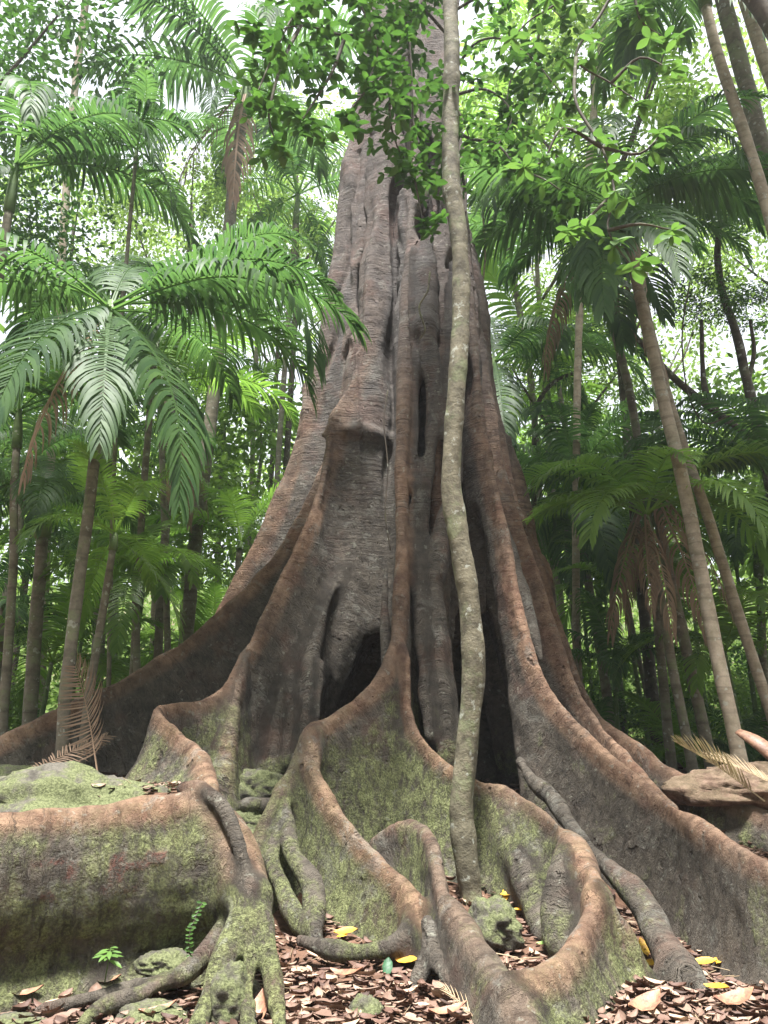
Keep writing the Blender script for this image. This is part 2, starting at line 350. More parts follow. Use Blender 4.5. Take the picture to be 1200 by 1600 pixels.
            for G in GROOVES:
                if not (G[0, 2] < z < G[-1, 2]): continue
                px_, py_, wx, wy = (np.interp(z, G[:, 2], G[:, k]) for k in (0, 1, 3, 4))
                i0 = int((px_ - .5 - X0) / DX); i1 = int((px_ + .5 - X0) / DX); j0 = int((py_ - .9 - Y0) / DX); j1 = int((py_ + .9 - Y0) / DX)
                wx = wx * (1 + .35 * math.sin(z * 4.1 + px_ * 9)); sx = xs[i0:i1][:, None] - px_ - .04 * math.sin(z * 2.3 + px_ * 20); sy = ys[j0:j1][None, :] - py_
                cut = (np.sqrt((sx / wx) ** 2 + (sy / wy) ** 2) - 1) * wx
                D[i0:i1, j0:j1] = -smin(-D[i0:i1, j0:j1], cut, .06)
            for (i0, i1, j0, j1, d) in post: D[i0:i1, j0:j1] = smin(D[i0:i1, j0:j1], d, .2)
            for t in TUBES:
                P = t['P']; r = P[:, 3].max() + .25
                near = np.where(np.abs(P[:, 2] - z) < r + .1)[0]
                if len(near) == 0: continue
                a0, a1 = max(0, near[0] - 1), min(len(P) - 1, near[-1] + 1)
                Q = P[a0:a1 + 1]
                i0 = max(0, int((Q[:, 0].min() - r - X0) / DX)); i1 = min(len(xs), int((Q[:, 0].max() + r - X0) / DX))
                j0 = max(0, int((Q[:, 1].min() - r - Y0) / DX)); j1 = min(len(ys), int((Q[:, 1].max() + r - Y0) / DX))
                if i1 <= i0 or j1 <= j0: continue
                sx, sy = xs[i0:i1][:, None], ys[j0:j1][None, :]
                m = None
                for i in range(0, len(Q) - 1):
                    d = cap(sx, sy, z, Q[i, :3], Q[i + 1, :3], Q[i, 3], Q[i + 1, 3])
                    m = d if m is None else np.minimum(m, d)
                D[i0:i1, j0:j1] = smin(D[i0:i1, j0:j1], m, t['k'])
            D = np.maximum(D, z - 14.5)
            D = np.maximum(D, (Z0 + .1) - z)
            blk[:, :, k] = np.clip(D[wx0:wx1, wy0:wy1], -.2, .2)
        grid.copyFromArray(np.ascontiguousarray(blk), ijk=(wx0, wy0, c0), tolerance=0.0)
    pts, quads = grid.convertToQuads(0.0)
    V = np.array(pts, dtype=np.float64) * DX + np.array([X0, Y0, Z0]); F = np.array(quads, dtype=np.int64)[:, ::-1]
    # keep what can be above the ground surface
    keepv = V[:, 2] > ground(V[:, 0], V[:, 1]) - .12
    F = F[keepv[F].any(axis=1)]
    used = np.unique(F); mp = np.full(len(V), -1, dtype=np.int64); mp[used] = np.arange(len(used)); V = V[used]; F = mp[F]
    print('fig verts', len(V))
    # nearest crest of every vertex
    n = len(V); bd = np.full(n, 1e9); own = np.zeros(n, int); run = V[:, 2].copy(); drop = np.full(n, 1.0)
    items = [(i, w['P'], 'w') for i, w in enumerate(WALLS)] + [(100 + i, t['P'], 't') for i, t in enumerate(TUBES)]
    fam = {'LCf': 'LC', 'R1L': 'R1', 'R1B': 'R1B', 'R1Bf': 'R1B'}
    for idx, P, kind in items:
        S = P[::2] if kind == 'w' else P
        arc = np.concatenate([[0], np.cumsum(np.linalg.norm(np.diff(S[:, :3], axis=0), axis=1))])
        lo = S[:, :3].min(0) - 1.2; hi = S[:, :3].max(0) + 1.2
        if kind == 'w': lo[2] = -1
        else: lo += .9; hi -= .9
        cand = np.where(((V > lo) & (V < hi)).all(axis=1))[0]
        for c in np.array_split(cand, max(1, len(cand) // 20000)):
            if len(c) == 0: continue
            vv = V[c]
            dxy = (vv[:, None, 0] - S[None, :, 0]) ** 2 + (vv[:, None, 1] - S[None, :, 1]) ** 2
            dz = vv[:, None, 2] - S[None, :, 2]
            d3 = np.sqrt(dxy + dz ** 2)
            j3 = d3.argmin(1); r3 = np.arange(len(c))
            if kind == 'w':
                pen = dxy + np.maximum(dz - .05, 0) ** 2 * .5
                side = np.sqrt(pen.min(1)) - S[pen.argmin(1), 3]
                m = side < bd[c]
            else:
                side = d3[r3, j3] - S[j3, 3] - .01
                m = side < bd[c]
            cc = c[m]; bd[cc] = side[m]; own[cc] = idx
            run[cc] = arc[j3[m]]; drop[cc] = np.maximum(d3[r3, j3][m] - S[j3[m], 3], 0) if kind == 'w' else .12
    rc = np.sqrt((V[:, 0] - CX) ** 2 + (V[:, 1] - CY) ** 2)
    co = (V[:, 2] > 7.5) | ((rc < core_r(V[:, 2]) + .12) & (bd > .05))
    # smoothing of the attribute fields over the mesh, then displacement
    E = np.concatenate([F[:, [0, 1]], F[:, [1, 2]], F[:, [2, 3]], F[:, [3, 0]]])
    deg = np.bincount(E[:, 0], minlength=n) + np.bincount(E[:, 1], minlength=n)
    def lap(A, it, f=.5):
        for _ in range(it):
            s = np.zeros_like(A)
            if A.ndim == 1:
                s = np.bincount(E[:, 0], A[E[:, 1]], n) + np.bincount(E[:, 1], A[E[:, 0]], n); s /= np.maximum(deg, 1)
            else:
                for c in range(A.shape[1]): s[:, c] = (np.bincount(E[:, 0], A[E[:, 1], c], n) + np.bincount(E[:, 1], A[E[:, 0], c], n)) / np.maximum(deg, 1)
            A = A + (s - A) * f
        return A
    V = lap(V, 2)
    for k, w in enumerate(WALLS):
        if w['name'] in ('R2', 'R1L', 'LCf', 'R1Bf'): drop[own == k] += .07
    drop = lap(drop, 6); run = lap(run, 3)
    def vnorm():
        fn = np.cross(V[F[:, 2]] - V[F[:, 0]], V[F[:, 3]] - V[F[:, 1]]); nn = np.zeros_like(V)
        for k in range(4):
            for c in range(3): nn[:, c] += np.bincount(F[:, k], fn[:, c], n)
        return nn / (np.linalg.norm(nn, axis=1, keepdims=True) + 1e-12)
    NN = vnorm()
    nz = noise.noise
    disp = np.empty(n)
    for i in range(n):
        x, y, z = V[i]; q = run[i]; dq = drop[i]
        a = nz((x * 1.7, y * 1.7, z * .9)) * .035
        b = nz((x * 6, y * 6, z * 4 + 9)) * .013 + nz((x * 14, y * 14, z * 9)) * .005
        # folds across the grain, strongest on the crest
        c = nz((q * 11.0, dq * 1.2, own[i] * 3.7)) * (.0015 + .002 * math.exp(-dq * 5))
        d = nz((q * 26.0, dq * 3, own[i] * 1.7)) * .002
        # long flutes down the trunk
        e = nz((x * 3.4, y * 3.4, z * .22 + 30)) * (.02 + .08 * min(1, max(0, (z - 2.2) / 2.5))) - .06 * max(0, 1 - abs(nz((x * 2.6, y * 2.6, z * .12 + 7))) / .09) * min(1, max(0, (z - 3.5) / 3))
        disp[i] = a + b + c + d + e
    V = V + NN * disp[:, None]
    NN = vnorm()
    from mathutils.bvhtree import BVHTree
    lowf = F[(V[F[:, 0], 2] < 2.2)]
    global BVH
    BVH = BVHTree.FromPolygons(V.tolist(), lowf.tolist())
    hg = V[:, 2] - ground(V[:, 0], V[:, 1])
    low = 1 - sstep(.8, 2.6, V[:, 2]) ; low = low * .85 + .15 * (1 - sstep(2, 5, V[:, 2]))
    # red scrapes in the bark of the flat topped buttress
    scar = np.zeros(n)
    fr = (V[:, 0] < -1.0) & (V[:, 1] < 5.6) & (V[:, 2] > .3) & (V[:, 2] < 1.2)
    for (a0, b0, a1, b1) in ((172,1336,186,1378),(172,1350,222,1360),(222,1334,250,1352),(70,1342,108,1347),(112,1344,120,1372),(76,1392,92,1399),(160,1391,205,1394)):
        A = at(a0, b0, 5.12); B = at(a1, b1, 5.12)
        dd = np.maximum(np.maximum(A[0] - V[:, 0], V[:, 0] - B[0]), np.maximum(B[2] - V[:, 2], V[:, 2] - A[2]))
        scar = np.maximum(scar, np.where(fr, np.clip(1 - dd / .02, 0, 1), 0))
    mossy = {'LD': .6, 'R1': .95, 'R1L': .9, 'R1B': .7, 'R1Bf': .9, 'R2': .45, 'RM': .28, 'LC': .55, 'LCf': .7, 'LB': .3, 'L0': .1, 'RO': .2, 'RP': .4, 'ROOT_E': .9, 'ROOT_F': .9, 'ROOT_G': .9, 'ROOT_A': .3, 'ROOT_H': .1, 'ROOT_I': .3, 'ROOT_J': .4, 'ROOT_K': .1, 'ROOT_L': .1, 'ROOT_D': .3}
    mult = np.array([mossy.get(w['name'], .4) for w in WALLS] + [0] * (100 - len(WALLS)) + [mossy.get(t['name'], .45) for t in TUBES])
    low = low * lap(mult[own], 12)
    # ownership of faces -> parts
    names = [w['name'] for w in WALLS]
    def fam_of(o):
        if o >= 100:
            t = TUBES[o - 100]; return t['name'] if t['own'] else 'CORE'
        nm = names[o]
        if nm in ('BK', 'RC'): return 'CORE'
        return fam.get(nm, nm)
    fams = np.array([fam_of(o) for o in range(len(WALLS))] + ['-'] * (100 - len(WALLS)) + [fam_of(100 + i) for i in range(len(TUBES))])
    vf = fams[own].copy(); vf[co] = 'CORE'
    ff = vf[F[:, 0]]
    root = empty('fig_tree', (CX, CY, .9))
    tag(root, 'giant fig tree with tall plank buttress roots flowing from a grooved grey brown trunk', 'tree')
    rl = Vector(root.location)
    for f in sorted(set(ff.tolist())):
        sel = F[ff == f]
        if len(sel) < 30 and f != 'CORE': continue
        u = np.unique(sel); mp = np.full(n, -1, dtype=np.int64); mp[u] = np.arange(len(u))
        me = np_mesh('fig_part', V[u] - np.array(rl), mp[sel], M_FIG, True, {
            'crest_run': ('POINT', run[u]), 'crest_drop': ('POINT', drop[u]), 'near_ground': ('POINT', low[u]),
            'height': ('POINT', V[u, 2]), 'scar': ('POINT', scar[u]), 'grain': ('POINT', own[u] * 3.3)})
        me.normals_split_custom_set_from_vertices([tuple(v) for v in NN[u]])
        nm = 'trunk' if f == 'CORE' else ('root' if f.startswith('ROOT') else 'buttress_root')
        mesh_obj(nm, me, root)
    return root
FIG = build_fig()
# ================================================================ foliage materials
def leaf_mat(name, dark, light, trans=.45, rough=.42, gloss=.35, tint='tint'):
    m, nt, out = new_mat(name); N = NT(nt)
    t = N.attr(tint); r = N.n('ShaderNodeObjectInfo').outputs['Random']
    f = N.math('ADD', N.math('MULTIPLY', t, .8), N.math('MULTIPLY', r, .25), clamp=True)
    c = N.mix(f, dark, light)
    p = N.n('ShaderNodeBsdfPrincipled'); N.link(c, p.inputs['Base Color']); p.inputs['Roughness'].default_value = rough
    p.inputs['Specular IOR Level'].default_value = gloss
    tr = N.n('ShaderNodeBsdfTranslucent'); N.link(N.mix(1.0, c, (1.15, 1.22, .85), 'MULTIPLY'), tr.inputs['Color'])
    mx = N.n('ShaderNodeMixShader'); mx.inputs[0].default_value = trans
    N.link(p.outputs[0], mx.inputs[1]); N.link(tr.outputs[0], mx.inputs[2]); N.link(mx.outputs[0], out.inputs[0])
    return m
M_PALM = leaf_mat('palm_leaflet', (.032, .076, .032), (.11, .20, .06), .55, .52, .35)
M_PALM_Y = leaf_mat('palm_leaflet_bright', (.08, .165, .035), (.19, .30, .06), .6, .4, .4)
M_LEAF = leaf_mat('glossy_leaf', (.025, .07, .018), (.085, .18, .035), .42, .36, .5)
M_LEAF_B = leaf_mat('pale_green_leaf', (.055, .125, .035), (.13, .235, .055), .42, .42, .4)
M_BUSH = leaf_mat('bush_leaf', (.065, .13, .03), (.21, .31, .075), .6, .5, .3)
M_FAR = leaf_mat('far_leaf', (.11, .19, .05), (.30, .40, .13), .58, .55, .2)
M_DRY = leaf_mat('dry_leaflet', (.13, .085, .06), (.30, .21, .15), .2, .7, .1)
M_STRAW = leaf_mat('straw_leaflet', (.28, .2, .12), (.5, .4, .27), .2, .6, .2)
def stem_mat(name, a, b, ring=14.0, moss=.25, bumps=.4, rk=1.0):
    m, nt, out = new_mat(name); N = NT(nt); p = N.pos()
    sep = N.n('ShaderNodeSeparateXYZ'); N.link(p, sep.inputs[0])
    z = N.math('ADD', sep.outputs[2], N.math('MULTIPLY', N.noise(p, 2.2, 2), .10))
    rg = N.noise(N.xyz(0.0, 0.0, N.math('MULTIPLY', z, ring)), 1.0, 2, .5)
    band = N.range(rg, .52, .60)
    n1 = N.noise(p, 6, 5, .7); n2 = N.noise(p, 45, 4, .7)
    c = N.mix(N.range(n1, .3, .7), a, b)
    c = N.mix(N.math('MULTIPLY', band, .35 * rk), c, tuple(x * .45 for x in a))
    c = N.mix(N.math('MULTIPLY', N.range(N.noise(p, 2.6, 5, .7), .5, .62), moss), c, (.17, .21, .10))
    c = N.mix(N.math('MULTIPLY', N.range(N.noise(p, 11, 3, .6), .60, .68), .6), c, (.36, .37, .32))
    h = N.math('ADD', N.math('MULTIPLY', rg, .8 * rk), N.math('ADD', N.math('MULTIPLY', n2, .4), N.math('MULTIPLY', n1, 1.2 * (1.01 - rk))))
    N.bsdf(out, c, .8, N.bump(h, bumps, .02), .25); return m
M_PTRUNK = stem_mat('palm_trunk_bark', (.10, .085, .062), (.20, .175, .135), 11, .5)
M_PTRUNK_T = stem_mat('palm_trunk_tan', (.20, .16, .115), (.36, .30, .23), 13, .12)
M_POLE = stem_mat('pale_sapling_bark', (.06, .052, .036), (.18, .16, .11), 7, .4, 1.0, .3)
M_TWIG = stem_mat('dark_twig_bark', (.045, .035, .028), (.10, .08, .06), 8, .2)
M_SHAFT = stem_mat('green_crownshaft', (.07, .12, .04), (.13, .18, .07), 4, .1)

def tube_mesh(name, P, mat, seg=10, wob=0.0, tilt=0.0):
    """a tube round the rows (x, y, z, r)"""
    P = np.asarray(P, float); n = len(P)
    T = np.gradient(P[:, :3], axis=0); T /= np.linalg.norm(T, axis=1, keepdims=True) + 1e-9
    up = np.array([0, 1.0, 0.0]) if abs(T[0, 1]) < .9 else np.array([1.0, 0, 0])
    V = []
    a = np.linspace(0, 2 * np.pi, seg, endpoint=False)
    S = np.cross(T[0], up); S /= np.linalg.norm(S)
    for i in range(n):
        S = S - T[i] * (S @ T[i]); S /= np.linalg.norm(S) + 1e-9
        B = np.cross(T[i], S)
        r = P[i, 3]
        if wob:
            rr = r * (1 + wob * np.array([noise.noise((math.cos(k) * 1.2 + P[i, 0], math.sin(k) * 1.2 + P[i, 1], P[i, 2] * 2.2)) for k in a]))
        else: rr = np.full(seg, r)
        V.append(P[i, :3] + (np.cos(a) * rr)[:, None] * S + (np.sin(a) * rr)[:, None] * B)
    V = np.vstack(V)
    F = []
    for i in range(n - 1):
        for k in range(seg):
            k2 = (k + 1) % seg
            F.append((i * seg + k, i * seg + k2, (i + 1) * seg + k2, (i + 1) * seg + k))
    # end caps as quad fans (degenerate centre kept apart)
    c0 = len(V); V = np.vstack([V, P[0, :3], P[-1, :3]])
    for k in range(0, seg, 2):
        F.append((c0, (k + 2) % seg, (k + 1) % seg, k)); b = (n - 1) * seg
        F.append((c0 + 1, b + k, b + (k + 1) % seg, b + (k + 2) % seg))
    return np_mesh(name, V, F, mat)

# ---------------------------------------------------------------- palm fronds
def frond_mesh(name, seed, e0, bend, mat, L=1.0, nl=54, ll=.27, sag=.95, wid=.0082, gap=.0, side_a=(78, 28), vee=.25, curl=0.0):
    r = random.Random(seed); V = []; F = []; tint = []
    n = 26; pts = []; p = np.zeros(3); e = math.radians(e0); yaw = 0
    for i in range(n + 1):
        pts.append(p.copy())
        t = i / n
        e -= math.radians(bend) / n * (.45 + 1.1 * t)
        yaw += r.uniform(-.012, .012) + curl / n
        p = p + np.array([math.cos(e) * math.cos(yaw), math.cos(e) * math.sin(yaw), math.sin(e)]) * L / n
    pts = np.array(pts); T = np.gradient(pts, axis=0); T /= np.linalg.norm(T, axis=1, keepdims=True)
    def addstrip(C, Wd, S, tn):
        b = len(V)
        for c, w, s in zip(C, Wd, S):
            V.append(c - s * w); V.append(c + s * w)
        for j in range(len(C) - 1):
            F.append((b + 2 * j, b + 2 * j + 1, b + 2 * j + 3, b + 2 * j + 2)); tint.append(tn)
    # rachis: three sided ribbon pair
    for ax in (0, 1):
        C = pts; Sd = []
        for i in range(n + 1):
            s = np.cross(T[i], (0, 0, 1.0)); s /= np.linalg.norm(s) + 1e-9
            if ax: s = np.cross(T[i], s)
            Sd.append(s)
        addstrip(C, [.010 * (1 - .8 * i / n) * (1.0 if ax == 0 else .8) for i in range(n + 1)], Sd, .9)
    start = .16
    for k in range(nl):
        t = start + (1 - start) * (k + r.uniform(-.25, .25)) / (nl - 1); t = min(max(t, start), 1)
        f = t * n; i = min(int(f), n - 1); P0 = pts[i] + (pts[i + 1] - pts[i]) * (f - i); tg = T[i]
        S0 = np.cross(tg, (0, 0, 1.0)); S0 /= np.linalg.norm(S0) + 1e-9; N0 = np.cross(S0, tg)
        tt = (t - start) / (1 - start)
        ln = ll * (.35 + .65 * math.sin(min(1, tt * 1.5 + .12) * math.pi / 2)) * (1 - .62 * max(0, tt - .45) / .55)
        a = math.radians(side_a[0] + (side_a[1] - side_a[0]) * tt ** 1.3)
        for sd in (-1, 1):
            if r.random() < gap: continue
            aa = a + r.uniform(-.08, .08); l = ln * r.uniform(.86, 1.08)
            D = tg * math.cos(aa) + S0 * sd * math.sin(aa) + N0 * (vee + r.uniform(-.1, .1)); D /= np.linalg.norm(D)
            C = [P0]; Wd = [wid * .45]; ns = 5; g = sag * r.uniform(.75, 1.3)
            up = N0 * .9 + tg * .3 * sd
            Sx = []
            d = D.copy()
            for j in range(ns):
                d = d + np.array([0, 0, -g * (.10 + .16 * j)]); d /= np.linalg.norm(d)
                C.append(C[-1] + d * l / ns); q = (j + 1) / ns
                Wd.append(wid * max(.04, math.sin(math.pi * min(1, q * .93 + .07)) ** .6 if q > .3 else 1.0) * (1 - .25 * q))
            for j in range(ns + 1):
                dj = C[min(j + 1, ns)] - C[max(j - 1, 0)]; dj /= np.linalg.norm(dj)
                s = np.cross(dj, N0 + tg * r.uniform(-.02, .02)); nn = np.linalg.norm(s)
                s = s / nn if nn > 1e-4 else tg
                Sx.append(s)
            addstrip(C, Wd, Sx, min(1, max(0, r.gauss(.45, .2))))
    return np_mesh(name, V, F, mat, False, {'tint': ('FACE', tint)})
def variants(tagn, mat, **kw):
    return {
        'up': [frond_mesh('frond_up', 11 + i, 68, 62, mat, **kw) for i in range(2)],
        'mid': [frond_mesh('frond_mid', 21 + i, 52 - 8 * i, 104 - 10 * i, mat, **{**kw, 'gap': .03 * i, 'curl': .2 * (i - 1)}) for i in range(3)],
        'low': [frond_mesh('frond_low', 31 + i, 26, 108, mat, **{**kw, 'gap': .04 + .05 * i, 'curl': .25 * (i - 1)}) for i in range(3)],
        'hang': [frond_mesh('frond_hang', 41 + i, -38, 48, mat, **kw) for i in range(2)]}
FR = variants('dark', M_PALM)
FRY = variants('bright', M_PALM_Y, nl=46, ll=.29, sag=.45, wid=.0095)
FRW = {k: v for k, v in variants('broad', M_PALM, nl=28, ll=.30, sag=.40, wid=.017).items()}
DEADF = [frond_mesh('frond_dead', 51 + i, -62, 24, M_DRY, nl=34, ll=.24, sag=2.2, wid=.006, gap=.15, vee=-.2) for i in range(2)]

def local(P, base):
    P = np.array(P, float); P[:, 0] -= base[0]; P[:, 1] -= base[1]; P[:, 2] -= base[2]; return P
def palm(label, pts, w0, w1, fronds=None, nf=9, size=2.2, kind='dark', mat=None, group=None, seed=0, dead=0, name='palm_tree', crown=True, to_ground=True, shaft=.7, wid_seg=10):
    """pts: (px, py, Y) up the trunk; w0, w1: its width in photo pixels at foot and top"""
    r = random.Random(seed + 5)
    W = []
    for i, (px, py, Y) in enumerate(pts):
        x, y, z = at(px, py, Y); f = i / (len(pts) - 1)
        v = (800 - py) / 1200; D = Y / (CP - v * SP)
        W.append((x, y, z, (w0 + (w1 - w0) * f) / 1200 * D / 2 * .84))
    if to_ground:
        x, y, z, rr = W[0]; g = gz(x, y)
        if z > g + .02:
            x2 = x + (W[0][0] - W[1][0]) / max(.1, (W[1][2] - W[0][2])) * (z - g) * .6
            W.insert(0, (x2, y, g - .1, rr * 1.08))
        W[0] = (W[0][0], W[0][1], min(W[0][2], g - .1), W[0][3] * 1.12)
    base = (W[0][0], W[0][1], gz(W[0][0], W[0][1]))
    root = empty(name, base); tag(root, label, 'palm', group)
    P = smooth_path(W, .12 if W[0][3] > .05 else .25)
    mesh_obj('trunk', tube_mesh('palm_trunk', local(P, base), mat or M_PTRUNK, wid_seg, .10), root)
    if not crown: return root
    top = np.array(W[-1][:3]) - np.array(base); dirv = top - (np.array(W[-2][:3]) - np.array(base)); dirv /= np.linalg.norm(dirv)
    rt = W[-1][3]
    sh = shaft * size / 2.4
    S = [(*(top + dirv * (sh * t)), rt * k) for t, k in ((-.03, 1.02), (0.0, 1.35), (.35, 1.3), (.7, 1.0), (1, .6))]
    mesh_obj('crownshaft', tube_mesh('crownshaft', S, M_SHAFT, 10), root)
    ctop = top + dirv * sh * .92
    V = {'dark': FR, 'bright': FRY, 'broad': FRW}[kind]
    lst = list(fronds or [])
    if not lst:
        az = r.uniform(0, 360)
        for k in range(nf):
            t = k / max(1, nf - 1); az += 137.5
            kd = 'up' if t < .2 else 'mid' if t < .55 else 'low' if t < .85 else 'hang'
            lst.append((az, kd, r.uniform(.85, 1.1)))
    for az, kd, sc in lst:
        m = r.choice(DEADF) if kd == 'dead' else r.choice(V[kd])
        f = mesh_obj('frond', m, root, tuple(ctop + dirv * r.uniform(-.08, .04)))
        f.rotation_euler = (r.uniform(-.12, .12), r.uniform(-.1, .1), math.radians(az)); s = sc * size; f.scale = (s, s, s)
        if kd == 'dead': f['label'] = 'dead brown frond hanging down'
    for k in range(dead):
        f = mesh_obj('frond', r.choice(DEADF), root, tuple(ctop - dirv * sh * .8)); f['label'] = 'dead brown frond hanging down'
        f.rotation_euler = (0, 0, r.uniform(0, 6.3)); s = size * .7; f.scale = (s, s, s)
    return root

# ---------------------------------------------------------------- leaves
def leaf_verts(kind):
    """outline rows (t, half width, lift) of one leaf of length 1"""
    if kind == 'oval': return [(0, .02, 0), (.22, .17, .03), (.5, .24, .05), (.78, .19, .02), (1, .01, -.06)]
    if kind == 'long': return [(0, .015, 0), (.25, .11, .03), (.55, .15, .03), (.8, .10, -.03), (1, .008, -.12)]
    return [(0, .02, 0), (.5, .26, .04), (1, .01, -.05)]
def add_leaves(items, kind, mat, name='foliage'):
    """items: rows (pos, dir, up, length, tint); every leaf two folded halves"""
    R = leaf_verts(kind); k = len(R); n = len(items)
    P = np.array([i[0] for i in items]); D = np.array([i[1] for i in items]); U = np.array([i[2] for i in items]); L = np.array([i[3] for i in items])
    D /= np.linalg.norm(D, axis=1, keepdims=True) + 1e-9
    S = np.cross(D, U); S /= np.linalg.norm(S, axis=1, keepdims=True) + 1e-9; Nn = np.cross(S, D)
    V = np.zeros((n, k, 3, 3))
    for j, (t, w, h) in enumerate(R):
        c = P + D * (L * t)[:, None] + Nn * (L * h)[:, None]
        V[:, j, 1] = c - Nn * (L * w * .25)[:, None]
        V[:, j, 0] = c - S * (L * w)[:, None]; V[:, j, 2] = c + S * (L * w)[:, None]
    F = []
    for j in range(k - 1):
        for a in (0, 1): F.append((3 * j + a, 3 * j + a + 1, 3 * j + a + 4, 3 * j + a + 3))
    F = (np.array(F)[None] + (np.arange(n) * 3 * k)[:, None, None]).reshape(-1, 4)
    tint = np.repeat(np.array([i[4] for i in items]), 2 * (k - 1))
    return np_mesh(name, V.reshape(-1, 3), F, mat, False, {'tint': ('FACE', tint)})
def rvec(r, zb=0.0):
    while True:
        v = Vector((r.uniform(-1, 1), r.uniform(-1, 1), r.uniform(-1, 1)))
        if .05 < v.length < 1: v.normalize(); v.z += zb; return v.normalized()
def cloud(seed, nclump, nleaf, leaf, mat, kind='quad', shell=.55, flat=.8, clump=.22, uneven=.5):
    """a crown of radius about 1 made of leaf clumps, with gaps between them"""
    r = random.Random(seed); items = []
    for c in range(nclump):
        d = rvec(r, .1); rad = (shell + (1 - shell) * r.random()) * (1 + uneven * noise.noise(d * 1.7 + Vector((seed, 0, 0))))
        cc = Vector((d.x * rad, d.y * rad, d.z * rad * flat)); cr = clump * r.uniform(.6, 1.4); ct = r.uniform(-.25, .25)
        for k in range(nleaf):
            v = rvec(r); p = cc + v * cr * r.random() ** .5
            dd = (v + rvec(r) * .6 + Vector((0, 0, -.25)))
            items.append((p, dd, Vector((0, 0, 1)) + rvec(r) * .7, leaf * r.uniform(.7, 1.25), min(1, max(0, .45 + ct + r.gauss(0, .16)))))
    return add_leaves(items, kind, mat)
CL_BUSH = [cloud(3 + i, 95, 34, .085, M_BUSH) for i in range(3)]
CL_DARK = [cloud(13 + i, 80, 36, .075, M_LEAF) for i in range(3)]
CL_DKF = [cloud(33 + i, 130, 42, .052, M_LEAF) for i in range(2)]
CL_FINE = [cloud(23 + i, 130, 40, .05, M_FAR) for i in range(2)]
# ================================================================ things of the forest
# ---- the named palms, left of the fig
palm('ringed grey palm nearest the camera on the left, with big dark arching fronds', [(95,1197,7.4),(103,1080,7.4),(118,950,7.4),(138,800,7.45),(152,680,7.5),(163,575,7.5)], 25, 20,
     fronds=[(12,'mid',1.1),(-14,'low',1.15),(-30,'hang',1.1),(28,'low',1.0),(60,'mid',.9),(-98,'hang',1.0),(-125,'low',.95),(-160,'low',1.0),(172,'low',1.05),(148,'mid',.95),(100,'up',.8),(200,'hang',1.0),(-5,'mid',1.0),(-70,'hang',.9),(-120,'dead',.8)], size=2.85, seed=1)
palm('slim young palm leaning beside the ringed grey palm, with short yellowish green fronds', [(126,1197,7.9),(140,1080,7.95),(160,960,8.0),(176,860,8.0)], 18, 13, nf=8, size=1.35, kind='bright', seed=2, shaft=.35)
palm('mossy grey palm by the left edge with one large silvery frond drooping to the left', [(46,1130,9.6),(54,1000,9.6),(62,900,9.6),(66,840,9.6)], 27, 22, fronds=[(-110,'low',1.1),(-150,'mid',1),(170,'low',1),(60,'mid',.9),(-60,'low',1),(10,'mid',.8),(120,'up',.9)], size=2.1, seed=3, shaft=.5)
palm('tall smooth grey palm rising to the top between the left fronds and the fig trunk', [(290,1010,13),(305,850,13),(325,690,13),(340,560,13),(352,420,13),(366,280,13),(378,190,13)], 27, 21,
     fronds=[(-10,'mid',1.1),(-25,'low',1.0),(170,'mid',1.15),(190,'low',1.1),(210,'mid',1.1),(145,'up',1.1),(60,'mid',1),(-70,'low',.9),(-110,'hang',.8),(110,'mid',1),(20,'up',1.0),(235,'mid',1.1),(-90,'dead',1.0),(180,'dead',.9)], size=3.6, seed=4)
palm('reddish palm stem with a ragged bundle of dead fibre at its top', [(246,1040,12),(252,930,12),(262,800,12),(280,690,12)], 17, 15, fronds=[(-90,'dead',.8),(20,'dead',.9),(170,'dead',.7),(-60,'dead',1),(70,'mid',.7),(200,'low',.7)], size=1.7, seed=5, shaft=.2)
palm('thin pale palm standing in the bright gap just left of the fig trunk', [(392,800,22),(398,600,22),(406,480,22),(412,400,22)], 10, 8, nf=8, size=3.2, kind='bright', seed=6)
palm('leaning grey palm trunk cut by the left edge of the picture', [(-5,1060,12),(6,960,12),(24,860,12),(34,780,12)], 19, 16, nf=8, size=2.3, seed=7)
palm('dark grey palm standing behind the slim young palm', [(150,1080,15),(156,960,15),(160,850,15),(164,740,15)], 26, 22, nf=10, size=2.6, seed=8)
palm('pale straight palm behind the reddish stem', [(236,1080,18),(242,950,18),(252,780,18),(262,620,18)], 15, 12, nf=9, size=3.0, seed=9, mat=M_PTRUNK_T)
palm('small bright palm with upright yellow green fronds against the fig, left of its flank', [(372,960,12.5),(372,880,12.5),(374,860,12.5)], 12, 10, fronds=[(180,'up',1.1),(200,'mid',1),(150,'mid',1),(0,'up',.9),(-90,'mid',.9),(90,'up',.9),(20,'mid',.8)], size=1.9, kind='bright', seed=10, shaft=.2)
palm('tall palm trunk crossing the bright sky gap at the top left', [(62,1120,15),(80,700,15),(100,350,15),(116,150,15),(142,-60,15)], 17, 13, nf=9, size=3.4, seed=12, mat=M_PTRUNK_T)
palm('far palm trunk seen under the arching fronds, right of the reddish stem', [(338,960,20),(342,830,20),(348,700,20)], 11, 9, nf=9, size=2.8, kind='bright', seed=13)
palm('crooked thin palm cane rising through the dark fronds on the left', [(168,1150,9.2),(176,800,9.2),(188,520,9.2),(200,380,9.2),(212,250,9.2)], 9, 7, nf=6, size=1.5, seed=14, shaft=.3)
palm('short palm with broad drooping leaflets low at the left edge', [(20,900,8.8),(22,760,8.8),(26,700,8.8)], 16, 14, fronds=[(0,'mid',1),(-25,'low',1.1),(-70,'low',1),(60,'mid',.9),(130,'mid',.9),(-120,'low',.9),(180,'mid',.9)], size=1.9, kind='broad', seed=15)
